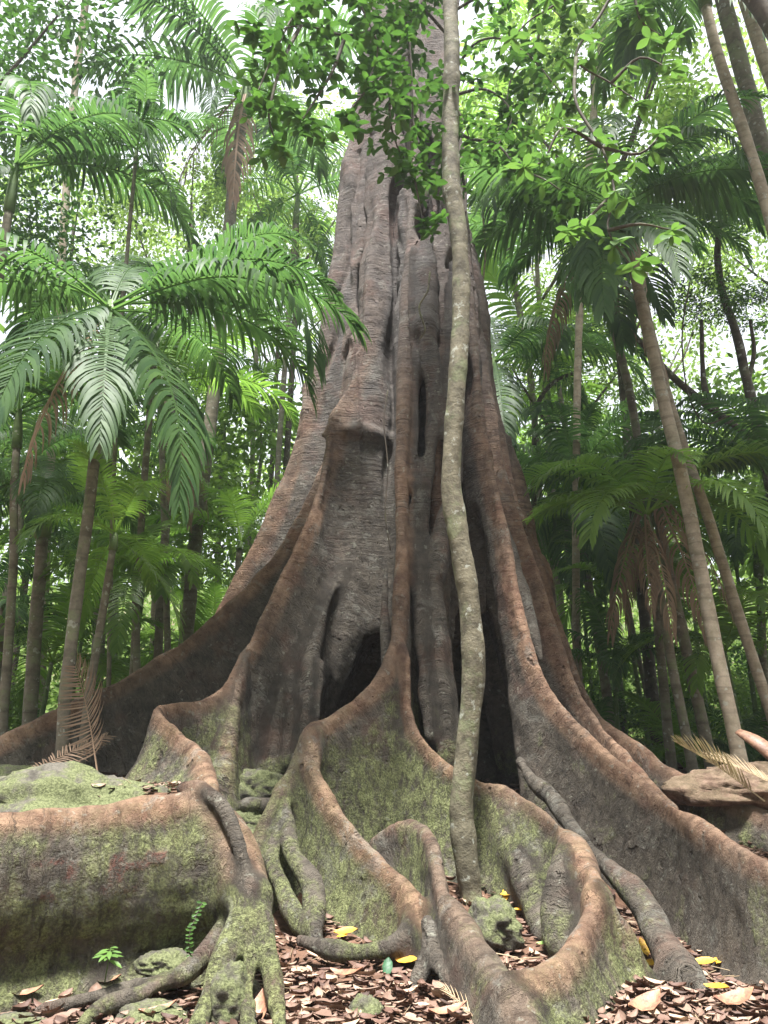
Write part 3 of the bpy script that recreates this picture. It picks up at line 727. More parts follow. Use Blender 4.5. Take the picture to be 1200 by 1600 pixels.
palm('young palm hanging its long fronds over the left buttress', [(214,1050,9.6),(212,960,9.6),(210,900,9.6)], 14, 12, fronds=[(-30,'low',1),(-80,'hang',.9),(20,'low',.9),(180,'low',.9),(120,'mid',1),(70,'up',.8)], size=1.5, kind='bright', seed=16, shaft=.25)
# ---- right of the fig
palm('front one of the twin leaning tan palms on the right, thick and ringed', [(1152,1166,8.6),(1128,1060,8.6),(1106,950,8.65),(1083,830,8.7),(1062,730,8.75),(1040,640,8.8),(1018,545,8.9),(996,445,9.0),(984,392,9.0)], 29, 20,
     fronds=[(180,'mid',1.1),(200,'low',1.05),(165,'low',1),(220,'hang',1),(-10,'low',1),(20,'mid',1),(-95,'hang',1),(-120,'hang',1.1),(90,'mid',1),(130,'up',.9),(-40,'mid',.9),(240,'low',1)], size=2.7, seed=21, mat=M_PTRUNK_T)
palm('thinner one of the twin leaning tan palms on the right, crossing behind the thick one', [(1215,1150,9.4),(1170,1010,9.4),(1135,900,9.4),(1100,790,9.4),(1065,690,9.4),(1035,590,9.45),(1012,500,9.5),(1000,430,9.5),(992,380,9.5)], 21, 16,
     fronds=[(10,'mid',1),(-20,'low',1.1),(170,'mid',1),(60,'up',1),(120,'mid',1),(-70,'low',1),(200,'low',1),(-140,'hang',.9)], size=2.6, seed=22, mat=M_PTRUNK_T)
palm('slender green stemmed palm with a low wide crown, left of the twin tan palms', [(1076,1166,10.0),(1052,1050,10.0),(1038,960,10.0),(1026,900,10.0),(1018,855,10.0)], 20, 13,
     fronds=[(170,'mid',1.05),(195,'low',1),(215,'mid',.95),(-100,'mid',.9),(-60,'low',1),(-20,'mid',1.05),(10,'low',1.05),(40,'mid',.9),(90,'up',.8),(140,'mid',.9),(240,'low',.95),(-90,'dead',.8),(-120,'dead',.7)], kind='bright', size=2.3, seed=23, shaft=.55)
palm('grey palm hung with pale dead fronds, between the slender palm and the twin tan palms', [(1106,1168,10.4),(1082,1060,10.4),(1060,960,10.4),(1042,880,10.4),(1030,820,10.4)], 24, 18, fronds=[(-90,'dead',1),(-140,'dead',1),(-40,'dead',.9),(200,'dead',.9),(0,'mid',1),(150,'mid',1),(60,'up',1),(-20,'low',1),(180,'low',1)], size=2.4, seed=24)
palm('mottled grey palm just right of the fig, standing among low ferny palms', [(952,1118,13.5),(940,1030,13.5),(926,950,13.5),(914,880,13.5),(905,800,13.5)], 19, 16, nf=11, size=2.7, seed=25)
palm('thin dark palm close beside the right flank of the fig', [(905,1070,15),(896,980,15),(890,900,15),(884,820,15)], 9, 8, nf=8, size=2.3, seed=26)
palm('thin brown palm behind the mottled grey palm', [(972,1110,15.5),(962,1000,15.5),(955,900,15.5),(948,820,15.5)], 13, 10, nf=8, size=2.4, kind='bright', seed=27)
palm('slanting thin palm between the mottled palm and the slender palm', [(1018,1120,14),(992,1000,14),(972,900,14),(960,840,14)], 10, 9, nf=8, size=2.2, seed=28)
palm('dark palm with drooping blue green fronds high behind the twin tan palms', [(1030,1000,11),(1012,800,11),(985,620,11),(955,500,11),(935,430,11)], 17, 14,
     fronds=[(-100,'hang',1.1),(-80,'hang',1),(-130,'low',1),(180,'low',1.1),(200,'mid',1.1),(160,'mid',1),(0,'low',1),(-20,'mid',1.05),(30,'mid',1),(90,'up',1),(120,'mid',1),(220,'low',1),(-60,'dead',1.1),(-150,'dead',1)], size=3.0, seed=29)
palm('pale leaning palm in the top right corner, thinner than its neighbour', [(1420,1200,7.6),(1290,700,7.6),(1200,330,7.6),(1160,200,7.6),(1120,80,7.6),(1103,10,7.6)], 24, 18,
     fronds=[(-100,'hang',1.15),(-85,'hang',1),(180,'mid',1),(195,'low',1.05),(165,'up',1),(210,'mid',1),(-30,'low',1),(20,'mid',1),(100,'mid',1),(-130,'low',.9)], size=3.0, seed=30, mat=M_PTRUNK_T)
palm('thick grey palm trunk slanting across the top right corner', [(1480,1180,8.8),(1320,640,8.8),(1200,262,8.8),(1165,130,8.8),(1130,0,8.8),(1112,-80,8.8)], 34, 27, nf=9, size=3.2, seed=31)
palm('short piece of palm trunk cutting the extreme top right corner', [(1600,1150,8.2),(1380,560,8.2),(1200,110,8.2),(1152,-40,8.2),(1130,-110,8.2)], 25, 22, nf=8, size=3.0, seed=32, mat=M_PTRUNK_T)
palm('pale palm behind the right edge of the fig trunk, one long frond arching right', [(800,900,14),(790,760,14),(782,660,14),(778,620,14)], 14, 12,
     fronds=[(0,'mid',1.2),(-15,'low',1.2),(-60,'low',1),(30,'mid',1),(180,'mid',.8),(90,'up',1),(-100,'hang',1)], size=2.9, seed=33)
palm('tall hidden palm with feathery fronds high beside the right edge of the fig trunk', [(850,900,17),(830,600,17),(800,420,17),(790,330,17)], 13, 11, nf=12, size=3.6, kind='bright', seed=34)
palm('left one of two far pale palm stems in the bright gap right of the fig', [(846,960,24),(844,820,24),(842,700,24)], 7, 6, nf=7, size=2.8, kind='bright', seed=35)
palm('right one of two far pale palm stems in the bright gap right of the fig', [(862,960,24),(860,820,24),(858,690,24)], 7, 6, nf=7, size=2.8, kind='bright', seed=36)
palm('palm with long drooping fronds low at the right edge', [(1240,1040,10.5),(1225,900,10.5),(1215,800,10.5)], 20, 17, fronds=[(180,'mid',1.05),(195,'low',1.1),(215,'mid',1),(160,'low',1),(-100,'low',.9),(140,'up',.9),(240,'mid',1)], size=2.4, seed=37)
palm('palm with bright backlit fronds at the right edge above the fallen sheath', [(1195,1080,12.5),(1190,980,12.5),(1186,900,12.5)], 16, 14, nf=10, size=2.1, kind='bright', seed=38)
palm('tall palm whose crown fills the top edge right of the fig', [(900,900,13),(905,500,13),(925,200,13),(940,60,13)], 15, 12, nf=12, size=3.6, kind='bright', seed=41, mat=M_PTRUNK_T)

palm('palm at the left edge whose dark crown hangs into the upper left quarter', [(-60,1100,9.0),(-30,700,9.0),(0,420,9.0),(14,330,9.0)], 18, 15, fronds=[(0,'mid',1.1),(-25,'low',1.1),(-60,'low',1),(-95,'hang',1),(30,'mid',1),(70,'up',1),(10,'low',1.1),(-130,'low',.9)], size=2.8, seed=50)
palm('palm with a bright low crown left of the tall smooth grey palm', [(262,1040,11),(258,860,11),(254,740,11),(252,660,11)], 13, 11, fronds=[(0,'low',1.1),(-30,'mid',1),(-80,'low',1),(180,'low',1.1),(200,'mid',1),(150,'up',1),(60,'mid',1),(100,'up',.9)], size=2.4, kind='bright', seed=51)
palm('palm with long dark fronds crossing in front of the tall grey palm', [(205,1100,10),(222,800,10),(236,620,10),(242,540,10)], 14, 12, fronds=[(-10,'mid',1.1),(10,'low',1.1),(-45,'low',1),(-90,'hang',.9),(170,'mid',1),(195,'low',1),(60,'up',1),(120,'up',1)], size=2.6, seed=52)
palm('palm with a bright crown in the gap between the fig and the dark drooping crown', [(870,1060,18),(862,860,18),(858,740,18),(856,640,18)], 12, 10, nf=11, size=3.4, kind='bright', seed=54)
palm('palm crown peeping out left of the upper fig trunk against the white sky', [(418,1000,17),(436,700,17),(452,480,17),(462,350,17)], 11, 9, nf=11, size=3.4, seed=55)
YP = [(-6.0,11.6,2.3,'beside the mossy grey palm'),(-4.9,11.2,1.5,'behind the slim young palm'),(-4.0,12.2,2.9,'at the foot of the tall smooth grey palm'),(-7.6,13.6,3.2,'behind the leaning trunk at the left edge'),(-5.6,14.0,3.8,'between the dark grey palm and the reddish stem'),(-3.4,14.6,2.0,'against the left flank of the fig'),
      (3.6,12.4,1.6,'against the right flank of the fig'),(4.4,13.2,3.0,'beside the mottled grey palm'),(5.1,11.2,1.7,'in front of the thin brown palm'),(5.9,12.6,3.4,'behind the palm hung with dead fronds'),(6.7,11.2,2.2,'between the twin tan palms and the right edge'),(7.4,12.8,3.4,'far right above the brown boulder'),(4.0,15.0,4.2,'behind the bare arching sapling'),(6.2,15.2,4.6,'deep behind the slender palm')]
for i, (x, y, h, ref) in enumerate(YP):
    r = random.Random(700 + i); z = gz(x, y); root = empty('young_palm', (x, y, z)); tag(root, 'young bright green palm ' + ref, 'palm', 'young palms of the understory')
    lx = r.uniform(-.15, .15)
    mesh_obj('trunk', tube_mesh('young_trunk', smooth_path([(0, 0, -.1, .045), (lx, 0, h * .5, .038), (lx * 1.6, 0, h, .03)], .15), M_SHAFT, 8, .1), root)
    az = r.uniform(0, 360)
    for j in range(10):
        az += 137.5; f = mesh_obj('frond', r.choice((FRY if i % 3 else FR)['up' if j < 2 else 'mid' if j < 6 else 'low']), root, (lx * 1.6, 0, h - .03))
        q = r.uniform(1.5, 2.1); f.scale = (q, q, q); f.rotation_euler = (r.uniform(-.1, .1), r.uniform(-.1, .1), math.radians(az))
# ---- low ferny palms on the forest floor
FL = [(-9.5,13.5,'left edge'),(-7.4,12.2,'left edge'),(-6.4,14.5,'dark grey palm'),(-5.1,12.8,'slim young palm'),(-4.4,15.6,'reddish palm stem'),(-3.6,13.2,'tall smooth grey palm'),
      (3.4,13.2,'right flank of the fig'),(4.3,11.6,'mottled grey palm'),(5.0,14.0,'mottled grey palm'),(5.4,12.0,'slender green stemmed palm'),(6.1,10.6,'twin tan palms'),(6.6,13.6,'twin tan palms'),(7.6,11.4,'right edge'),(4.0,16.5,'thin brown palm'),(8.6,13.8,'right edge')]
WORDS = ['one nearer the camera', 'one farther back']
seen = {}
for i, (x, y, ref) in enumerate(FL):
    r = random.Random(90 + i); z = gz(x, y)
    root = empty('ferny_palm', (x, y, z))
    k = seen.get(ref, 0); seen[ref] = k + 1
    two = sum(1 for q in FL if q[2] == ref) > 1
    ys = sorted(q[1] for q in FL if q[2] == ref)
    tag(root, 'stemless ferny palm on the forest floor by the ' + ref + ((', ' + WORDS[ys.index(y)]) if two else ''), 'fern palm', 'low ferny palms on the forest floor')
    az = r.uniform(0, 360)
    for j in range(9):
        az += 137.5; f = mesh_obj('frond', r.choice((FRY if i % 3 else FR)['up' if j < 3 else 'mid']), root, (0, 0, .05))
        s = r.uniform(1.0, 1.5); f.scale = (s, s, s); f.rotation_euler = (r.uniform(-.1, .1), r.uniform(-.1, .15), math.radians(az))

# ---- broadleaved trees and bushes behind
def broad(label, x, y, h, rad, meshes, kind='tree', crown_z=None, lean=0.0, tr=.09, group=None, seed=0, nb=3, zs=.9, cat=None):
    r = random.Random(seed + 400); z = gz(x, y); root = empty('broadleaf_tree' if kind == 'tree' else 'bush', (x, y, z))
    tag(root, label, cat or kind, group)
    cz = crown_z if crown_z is not None else h - rad * .6
    if kind == 'tree':
        P = smooth_path([(0, 0, -.2, tr * 1.3), (lean * .3, 0, cz * .35, tr), (lean * .8 + r.uniform(-.2, .2), 0, cz * .75, tr * .8), (lean, 0, cz, tr * .6), (lean + r.uniform(-.3, .3), 0, cz + rad * .5, tr * .2)], .3)
        mesh_obj('trunk', tube_mesh('tree_trunk', P, M_TWIG if seed % 2 else M_PTRUNK, 8, .1), root)
        for k in range(nb):
            a = r.uniform(0, 6.3); q = rad * .7
            B = smooth_path([(lean * .9, 0, cz * .8, tr * .5), (lean + math.cos(a) * q * .5, math.sin(a) * q * .5, cz * .9 + .1, tr * .35), (lean + math.cos(a) * q, math.sin(a) * q, cz + r.uniform(0, .4) * rad, tr * .12)], .3)
            mesh_obj('limb', tube_mesh('tree_limb', B, M_TWIG, 6, .1), root)
    c = mesh_obj('crown' if kind == 'tree' else 'foliage', r.choice(meshes), root, (lean, 0, cz if kind == 'tree' else h * .5))
    c.scale = (rad, rad, rad * zs if kind == 'tree' else h * .6); c.rotation_euler = (0, 0, r.uniform(0, 6.3))
    return root
BT = [ # label, x, y, h, rad, meshes, lean, seed
 ('dark small leaved tree filling the top left corner', -7.6, 10.8, 14.6, 3.3, CL_DKF, 0, 1),
 ('tree with loose glossy leaves below the top left corner, above the silvery frond', -8.6, 12.5, 12.0, 2.7, CL_DKF, .4, 2),
 ('airy tree in the white sky gap left of the tall grey palm', -5.0, 17, 14.5, 2.6, CL_FINE, 0, 3),
 ('bright yellow green tree low in the gap left of the fig trunk', -3.6, 21, 9.8, 3.0, CL_BUSH, 0, 4),
 ('broad leafy tree behind the reddish palm stem', -6.6, 19, 8.2, 3.0, CL_BUSH, 0, 5),
 ('green tree behind the dark grey palm on the left', -10.5, 19, 9.5, 3.4, CL_BUSH, 0, 6),
 ('tall airy tree above the arching fronds on the left', -9.5, 20, 17, 3.6, CL_FINE, 0, 7),
 ('tree beside the right edge of the fig trunk with fine leaves', 4.0, 16, 9.6, 2.2, CL_FINE, 0, 8),
 ('bright sunlit tree in the gap right of the fig above the pair of pale stems', 6.0, 24, 9.5, 3.4, CL_BUSH, 0, 9),
 ('leafy tree behind the forked dark tree on the right', 8.6, 15, 8.2, 2.4, CL_BUSH, 0, 10),
 ('dark glossy tree at the right edge above the long drooping fronds', 8.8, 12.2, 6.6, 1.7, CL_DARK, 0, 11),
 ('tall fine leaved tree behind the twin tan palms', 8.2, 21, 15, 3.4, CL_FINE, 0, 12),
 ('tall pale tree behind the top right palms', 11.5, 18, 15.5, 3.2, CL_FINE, 0, 13),
 ('tree high behind the right shoulder of the fig trunk', 4.4, 19, 17, 3.0, CL_FINE, 0, 14),
 ('fine leaved tree high behind the left shoulder of the fig trunk', -2.6, 19, 18, 2.8, CL_FINE, 0, 15),
 ('round green tree far right at mid height', 13.0, 21, 9.5, 3.6, CL_BUSH, 0, 16),
 ('canopy tree right of the fig crown above the tall hidden palm', 4.6, 13.5, 15.5, 2.8, CL_FINE, 0, 21),
 ('tall canopy tree behind the thick trunk in the top right corner', 9.0, 14.0, 15.5, 3.2, CL_FINE, 0, 23),
 ('bright mid height tree behind the mottled grey palm', 5.4, 19, 7.5, 2.8, CL_BUSH, 0, 25),
 ('bright mid height tree behind the low ferny palms at the far right', 10.6, 17, 7.2, 2.8, CL_BUSH, 0, 26),
 ('bright mid height tree at the far left behind the mossy grey palm', -9.2, 16, 6.8, 2.6, CL_BUSH, 0, 27),
 ('sunlit tree between the reddish stem and the fig at mid height', -4.4, 17, 6.4, 2.2, CL_BUSH, 0, 28),
 ('pale fine leaved tree closing the sky just left of the upper fig trunk', -3.6, 23, 17, 3.2, CL_FINE, 0, 29),
]
for lb, x, y, h, rad, ms, ln, sd in BT: broad(lb, x, y, h, rad, ms, lean=ln, seed=sd)
BU = [(-9.0,14.5,2.4,1.8),(-6.6,13.2,1.5,1.2),(-5.4,16.5,2.6,1.8),(-4.3,14.2,1.6,1.2),(-3.3,16.0,2.6,1.6),(3.2,15.5,2.2,1.5),(4.6,14.6,1.5,1.2),(5.6,16.5,2.4,1.7),(6.8,15.0,1.6,1.3),(8.6,16.5,2.6,1.8),(9.6,13.6,1.6,1.3),(-11.5,17.5,3.0,2.0)]
BL = ['at the far left behind the leaning grey trunk','beside the mossy grey palm','behind the slim young palm','left of the tall smooth grey palm','touching the left flank of the fig','touching the right flank of the fig','around the foot of the mottled grey palm','behind the thin brown palm','behind the slender green stemmed palm','between the twin tan palms','behind the fallen sheath at the right edge','deep in the gap at the left edge']
for i, ((x, y, h, rad), l) in enumerate(zip(BU, BL)): broad('leafy green bush ' + l, x, y, h, rad, CL_BUSH if i % 3 else CL_DARK, kind='bush', seed=60 + i, cat='bush', group='bushes on the forest floor')

# ---- forked dark tree on the right
def stick_tree(name, label, cat, parts, mat, crowns=()):
    b = at(*parts[0][1][0][:3]); base = (b[0], b[1], gz(b[0], b[1])); root = empty(name, base); tag(root, label, cat)
    for nm, pts in parts:
        P = [(*at(a, c, Y), w / 1200 * Y * .55) for a, c, Y, w in pts]
        if nm == 'trunk' and P[0][2] > base[2]: P.insert(0, (P[0][0], P[0][1], base[2] - .1, P[0][3] * 1.1))
        mesh_obj(nm, tube_mesh(nm, local(smooth_path(P, .12), base), mat, 9, .22), root)
    for px, py, Y, rad, ms in crowns:
        p = at(px, py, Y); c = mesh_obj('crown', ms, root, (p[0] - base[0], p[1] - base[1], p[2] - base[2])); c.scale = (rad, rad, rad * .8)
    return root
stick_tree('forked_tree', 'crooked dark forked tree on the right with a long limb slanting behind the twin palms', 'tree', [
 ('trunk', [(1240,1000,11,18),(1215,820,11,17),(1192,705,11,16),(1168,600,11,15),(1150,520,11,14),(1130,460,11,12),(1121,400,11,11),(1126,340,11,8)]),
 ('limb', [(1195,700,11,12),(1120,645,11,12),(1060,597,11,11),(1010,545,11,9),(945,470,11,6)]),
 ('limb', [(1140,665,11,10),(1105,620,11,10),(1098,570,11,8),(1096,500,11,6)]),
 ('limb', [(1168,600,11,8),(1178,550,11,7),(1172,500,11,5)])], M_TWIG, [(1120,330,11,.8,CL_DARK[0]),(1096,470,11,.7,CL_DARK[1]),(1180,480,11,.6,CL_DARK[2])])
stick_tree('bare_sapling', 'thin dark sapling arching over in the bright gap right of the fig', 'tree', [
 ('trunk', [(838,1000,15,9),(834,800,15,8),(838,640,15,8),(862,600,15,7),(905,578,15,4)])], M_TWIG)

# ---- far forest: one mass nobody could count
def far_forest():
    r = random.Random(5); items = []
    for k in range(80000):
        a = r.uniform(-1.0, 1.0); Y = r.uniform(27, 46); x = a * Y * .72
        g = gz(x, Y) - .2
        hmax = 12 + 7 * noise.noise((x * .16, Y * .1, 3)) + 4 * noise.noise((x * .5, Y * .3, 8))
        z = g + ((hmax + 3) * r.random() ** 1.15 if k % 3 else 7 * r.random())
        if noise.noise((x * .35, Y * .35, z * .35)) < -.22 and z > 4: continue
        v = rvec(r)
        items.append((Vector((x, Y, z)), v + Vector((0, 0, -.3)), Vector((0, -.3, 1)) + rvec(r) * .8, r.uniform(.22, .5), min(1, max(0, .5 + .5 * noise.noise((x * .3, Y * .3, z * .4)) + r.gauss(0, .15)))))
    o = mesh_obj('far_forest', add_leaves(items, 'quad', M_FAR, 'far_forest')); tag(o, 'mass of bright green far foliage closing the view between the trunks', 'foliage', kind='stuff')
far_forest()
def around():  # unseen leaf mass, added to cut frontal sky light on the fig
    r = random.Random(6); items = []
    for k in range(26000):
        a = r.uniform(math.radians(158), math.radians(382)); R = r.uniform(11, 22); x = math.cos(a) * R; y = math.sin(a) * R
        if y > 5 or abs(x) < .62 * y + 1.5: continue
        z = gz(x, y) + r.uniform(.3, 13)
        if noise.noise((x * .3, y * .3, z * .3)) < -.28: continue
        items.append((Vector((x, y, z)), rvec(r), Vector((0, 0, 1)) + rvec(r) * .8, r.uniform(.4, .8), min(1, max(0, r.gauss(.45, .2)))))
    o = mesh_obj('sky_blocking_foliage', add_leaves(items, 'quad', M_BUSH, 'sky_blocking_foliage')); tag(o, 'unseen foliage mass added at the sides and behind the viewer to block frontal sky', 'foliage', kind='stuff')
around()

# ---- pale slender tree in front of the fig, with the leafy branches over the top
def slender():
    pts = [(735,1400,6.75,42),(726,1330,6.75,46),(722,1250,6.75,42),(733,1130,6.75,40),(741,1040,6.75,42),(735,960,6.75,40),(722,870,6.75,40),(706,770,6.75,38),(708,690,6.75,34),(713,610,6.75,34),(720,500,6.78,32),(718,380,6.8,32),(706,290,6.82,33),(704,190,6.85,31),(706,90,6.85,29),(703,0,6.9,27),(700,-90,6.9,25),(705,-170,6.9,22)]
    W = []
    for a, c, Y, w in pts:
        v = (800 - c) / 1200; W.append((*at(a, c, Y), .84 * w / 1200 * Y / (CP - v * SP) / 2))
    base = (W[0][0], W[0][1], gz(W[0][0], W[0][1]) + .0)
    W.insert(0, (W[0][0] + .02, W[0][1], base[2] - .15, W[0][3] * 1.25))
    root = empty('slender_tree', base); tag(root, 'slender crooked tree with pale mottled bark standing in front of the fig', 'tree')
    P = smooth_path(W, .04)
    for i in range(len(P)):   # knobs
        P[i, 3] *= 1 + .22 * max(0, noise.noise((0, 3.1, P[i, 2] * 3.3)) - .1) + .10 * max(0, noise.noise((1, 2, P[i, 2] * 10)))
    mesh_obj('trunk', tube_mesh('slender_trunk', local(P, base), M_POLE, 20, .16), root)
    # branches as photo points with depth
    BR = [
     [(704,60,6.85),(660,15,6.4),(600,42,5.9),(540,55,5.5),(470,40,5.2),(400,60,5.0)],
     [(704,-40,6.85),(650,20,6.3),(640,80,6.0),(646,170,5.9),(668,210,6.2),(690,222,6.6)],
     [(640,80,6.0),(600,110,5.7),(565,150,5.5),(540,180,5.4)],
     [(703,0,6.85),(620,-30,6.2),(540,-40,5.6),(470,10,5.2),(430,80,5.0),(400,150,4.9)],
     [(540,55,5.5),(520,110,5.4),(490,160,5.3),(470,190,5.2)],
     [(470,40,5.2),(440,100,5.1),(420,180,5.0),(430,220,5.0)],
     [(646,170,5.9),(640,230,5.8),(652,300,5.8),(662,350,5.8)],
     [(600,42,5.9),(610,120,5.8),(610,190,5.7),(628,250,5.7)],
     [(704,190,6.85),(730,215,6.6),(775,225,6.4),(810,262,6.3),(850,280,6.2),(880,300,6.2)],
     [(704,150,6.85),(760,140,6.6),(800,180,6.4),(770,240,6.3)],
     [(985-120,-40,6.9),(840,60,6.8),(800,120,6.7),(790,180,6.6)],
     [(704,120,6.85),(740,70,6.5),(780,60,6.3),(830,90,6.2),(880,150,6.1)],
     [(704,20,6.85),(760,-10,6.4),(820,-20,6.2),(880,30,6.0)],
     [(704,250,6.82),(670,290,6.4),(662,270,6.2)],
     [(704,90,6.85),(690,130,6.4),(720,180,6.2),(735,220,6.1)],
     [(704,-100,6.9),(600,-60,5.8),(560,-10,5.5),(590,70,5.5),(575,130,5.4)],
    ]
    r = random.Random(8); items = []
    def cluster(p, n, size, spread=1.0):
        a0 = r.uniform(0, 6.3)
        for j in range(n):
            a = a0 + j * 2.4; d = Vector((math.cos(a), math.sin(a), r.uniform(-.75, .25)))
            items.append((Vector(p) + rvec(r) * .03, d, Vector((0, 0, 1)) + rvec(r) * .45, size * r.uniform(.55, 1.3), min(1, max(0, r.gauss(.42, .24)))))
    for bi, b in enumerate(BR):
        Q = smooth_path([(*at(a, c, Y + (.9 if a > 615 else .35)), .022 * (1 - .75 * i / (len(b) - 1))) for i, (a, c, Y) in enumerate(b)], .07)
        mesh_obj('branch', tube_mesh('branch', local(Q, base), M_TWIG, 6, .1), root)
        n = len(Q)
        for i in range(int(n * .2), n):
            for rep in range(r.choice((1, 1, 2))):
                o = rvec(r, -.25) * r.uniform(.05, .45); p = Vector(Q[i, :3]) + o
                cluster(p, r.randint(3, 6), .125)
        cluster(Q[-1, :3], 7, .13); cluster(Vector(Q[-1, :3]) + Vector((.08, 0, -.12)), 6, .14)
    it2 = [(i[0] - Vector(base), *i[1:]) for i in items]
    mesh_obj('foliage', add_leaves(it2, 'oval', M_LEAF), root)
slender()
# ---- large leaved tree hanging in at the upper right
def bigleaf():
    BR = [
     [(985,-60,5.6),(940,20,5.6),(900,90,5.6),(955,130,5.6),(1000,160,5.5)],
     [(900,90,5.6),(900,160,5.5),(940,230,5.4),(960,300,5.3),(950,360,5.2),(990,420,5.2)],
     [(960,300,5.3),(920,340,5.2),(890,360,5.2)],
     [(950,360,5.2),(1000,350,5.1),(1050,360,5.1)],
     [(940,230,5.4),(880,200,5.4),(850,250,5.4),(820,262,5.3)],
     [(940,230,5.4),(1000,240,5.3),(1040,200,5.3)],
     [(955,130,5.6),(1000,90,5.5),(1050,110,5.4)],
     [(985,-60,5.6),(900,-10,5.6),(830,30,5.6),(800,60,5.6)],
     [(985,-60,5.6),(1000,30,5.6),(1040,60,5.6)]]
    top = at(985, -60, 5.6); base = (4.6, 6.2, gz(4.6, 6.2)); root = empty('large_leaved_tree', base)
    tag(root, 'tree with large pale green leaves reaching in over the upper right', 'tree')
    T = smooth_path([(base[0], base[1], base[2] - .2, .13), (4.5, 6.1, 4.5, .11), (3.9, 5.9, 8.2, .09), (3.0, 5.8, 9.6, .06), (top[0], top[1], top[2], .035)], .15)
    mesh_obj('trunk', tube_mesh('trunk', local(T, base), M_TWIG, 9, .1), root)
    r = random.Random(18); items = []
    for b in BR:
        Q = smooth_path([(*at(a, c, Y), .018 * (1 - .7 * i / (len(b) - 1))) for i, (a, c, Y) in enumerate(b)], .08)
        mesh_obj('branch', tube_mesh('branch', local(Q, base), M_TWIG, 6, .1), root)
        n = len(Q)
        for i in range(int(n * .3), n, 1):
            if r.random() < .62:
                p = Vector(Q[i, :3]) + rvec(r) * r.uniform(.02, .28); a0 = r.uniform(0, 6.3)
                for j in range(r.randint(3, 5)):
                    a = a0 + j * 1.9
                    items.append((p, Vector((math.cos(a), math.sin(a), r.uniform(-1.0, .2))), Vector((0, -.3, 1)) + rvec(r) * .6, .14 * r.uniform(.5, 1.3), min(1, max(0, r.gauss(.5, .22)))))
        p = Vector(Q[-1, :3])
        for j in range(6): items.append((p, Vector((math.cos(j * 2.4), math.sin(j * 2.4), r.uniform(-.8, .3))), Vector((0, 0, 1)) + rvec(r) * .3, .17 * r.uniform(.6, 1.15), min(1, max(0, r.gauss(.65, .2)))))
    mesh_obj('foliage', add_leaves([(i[0] - Vector(base), *i[1:]) for i in items], 'oval', M_LEAF_B), root)
bigleaf()
# ================================================================ ground, litter, rocks and fallen things
def soil():
    m, nt, out = new_mat('leafy_soil'); N = NT(nt); p = N.pos()
    n1 = N.noise(p, 1.2, 4); n2 = N.noise(p, 22, 5, .75)
    v = N.n('ShaderNodeTexVoronoi'); v.inputs['Scale'].default_value = 14; N.link(p, v.inputs['Vector'])
    c = N.mix(N.range(n2, .3, .7), (.045, .028, .019), (.13, .075, .05))
    sepc = N.n('ShaderNodeSeparateColor'); N.link(v.outputs['Color'], sepc.inputs[0])
    c = N.mix(N.math('MULTIPLY', sepc.outputs[0], .5), c, (.22, .125, .085))
    sp = N.n('ShaderNodeSeparateXYZ'); N.link(p, sp.inputs[0])
    far = N.range(sp.outputs[1], 10.5, 14); c = N.mix(N.math('MULTIPLY', N.math('MULTIPLY', far, N.range(n1, .35, .55)), .8), c, (.06, .12, .025))
    N.bsdf(out, c, .95, N.bump(N.math('ADD', n2, v.outputs['Distance']), .8, .03), .15); return m
def ground_sheet():
    def axis(a, b, c, d, fine, coarse):
        return np.unique(np.concatenate([np.linspace(a, b, coarse), np.linspace(b, c, fine), np.linspace(c, d, coarse)]))
    xs = axis(-400, -7, 7, 400, 180, 40); ys = axis(-300, 3.5, 13, 700, 130, 50)
    X, Y = np.meshgrid(xs, ys, indexing='ij'); Z = ground(X, Y)
    n = np.array([noise.noise((x * 2.1, y * 2.1, 5)) for x, y in zip(X.ravel(), Y.ravel())]).reshape(X.shape)
    Z = Z + n * .025
    V = np.stack([X, Y, Z], -1).reshape(-1, 3); I = np.arange(len(V)).reshape(X.shape)
    F = np.stack([I[:-1, :-1], I[1:, :-1], I[1:, 1:], I[:-1, 1:]], -1).reshape(-1, 4)
    tag(mesh_obj('ground', np_mesh('ground', V, F, soil())), kind='structure')
ground_sheet()

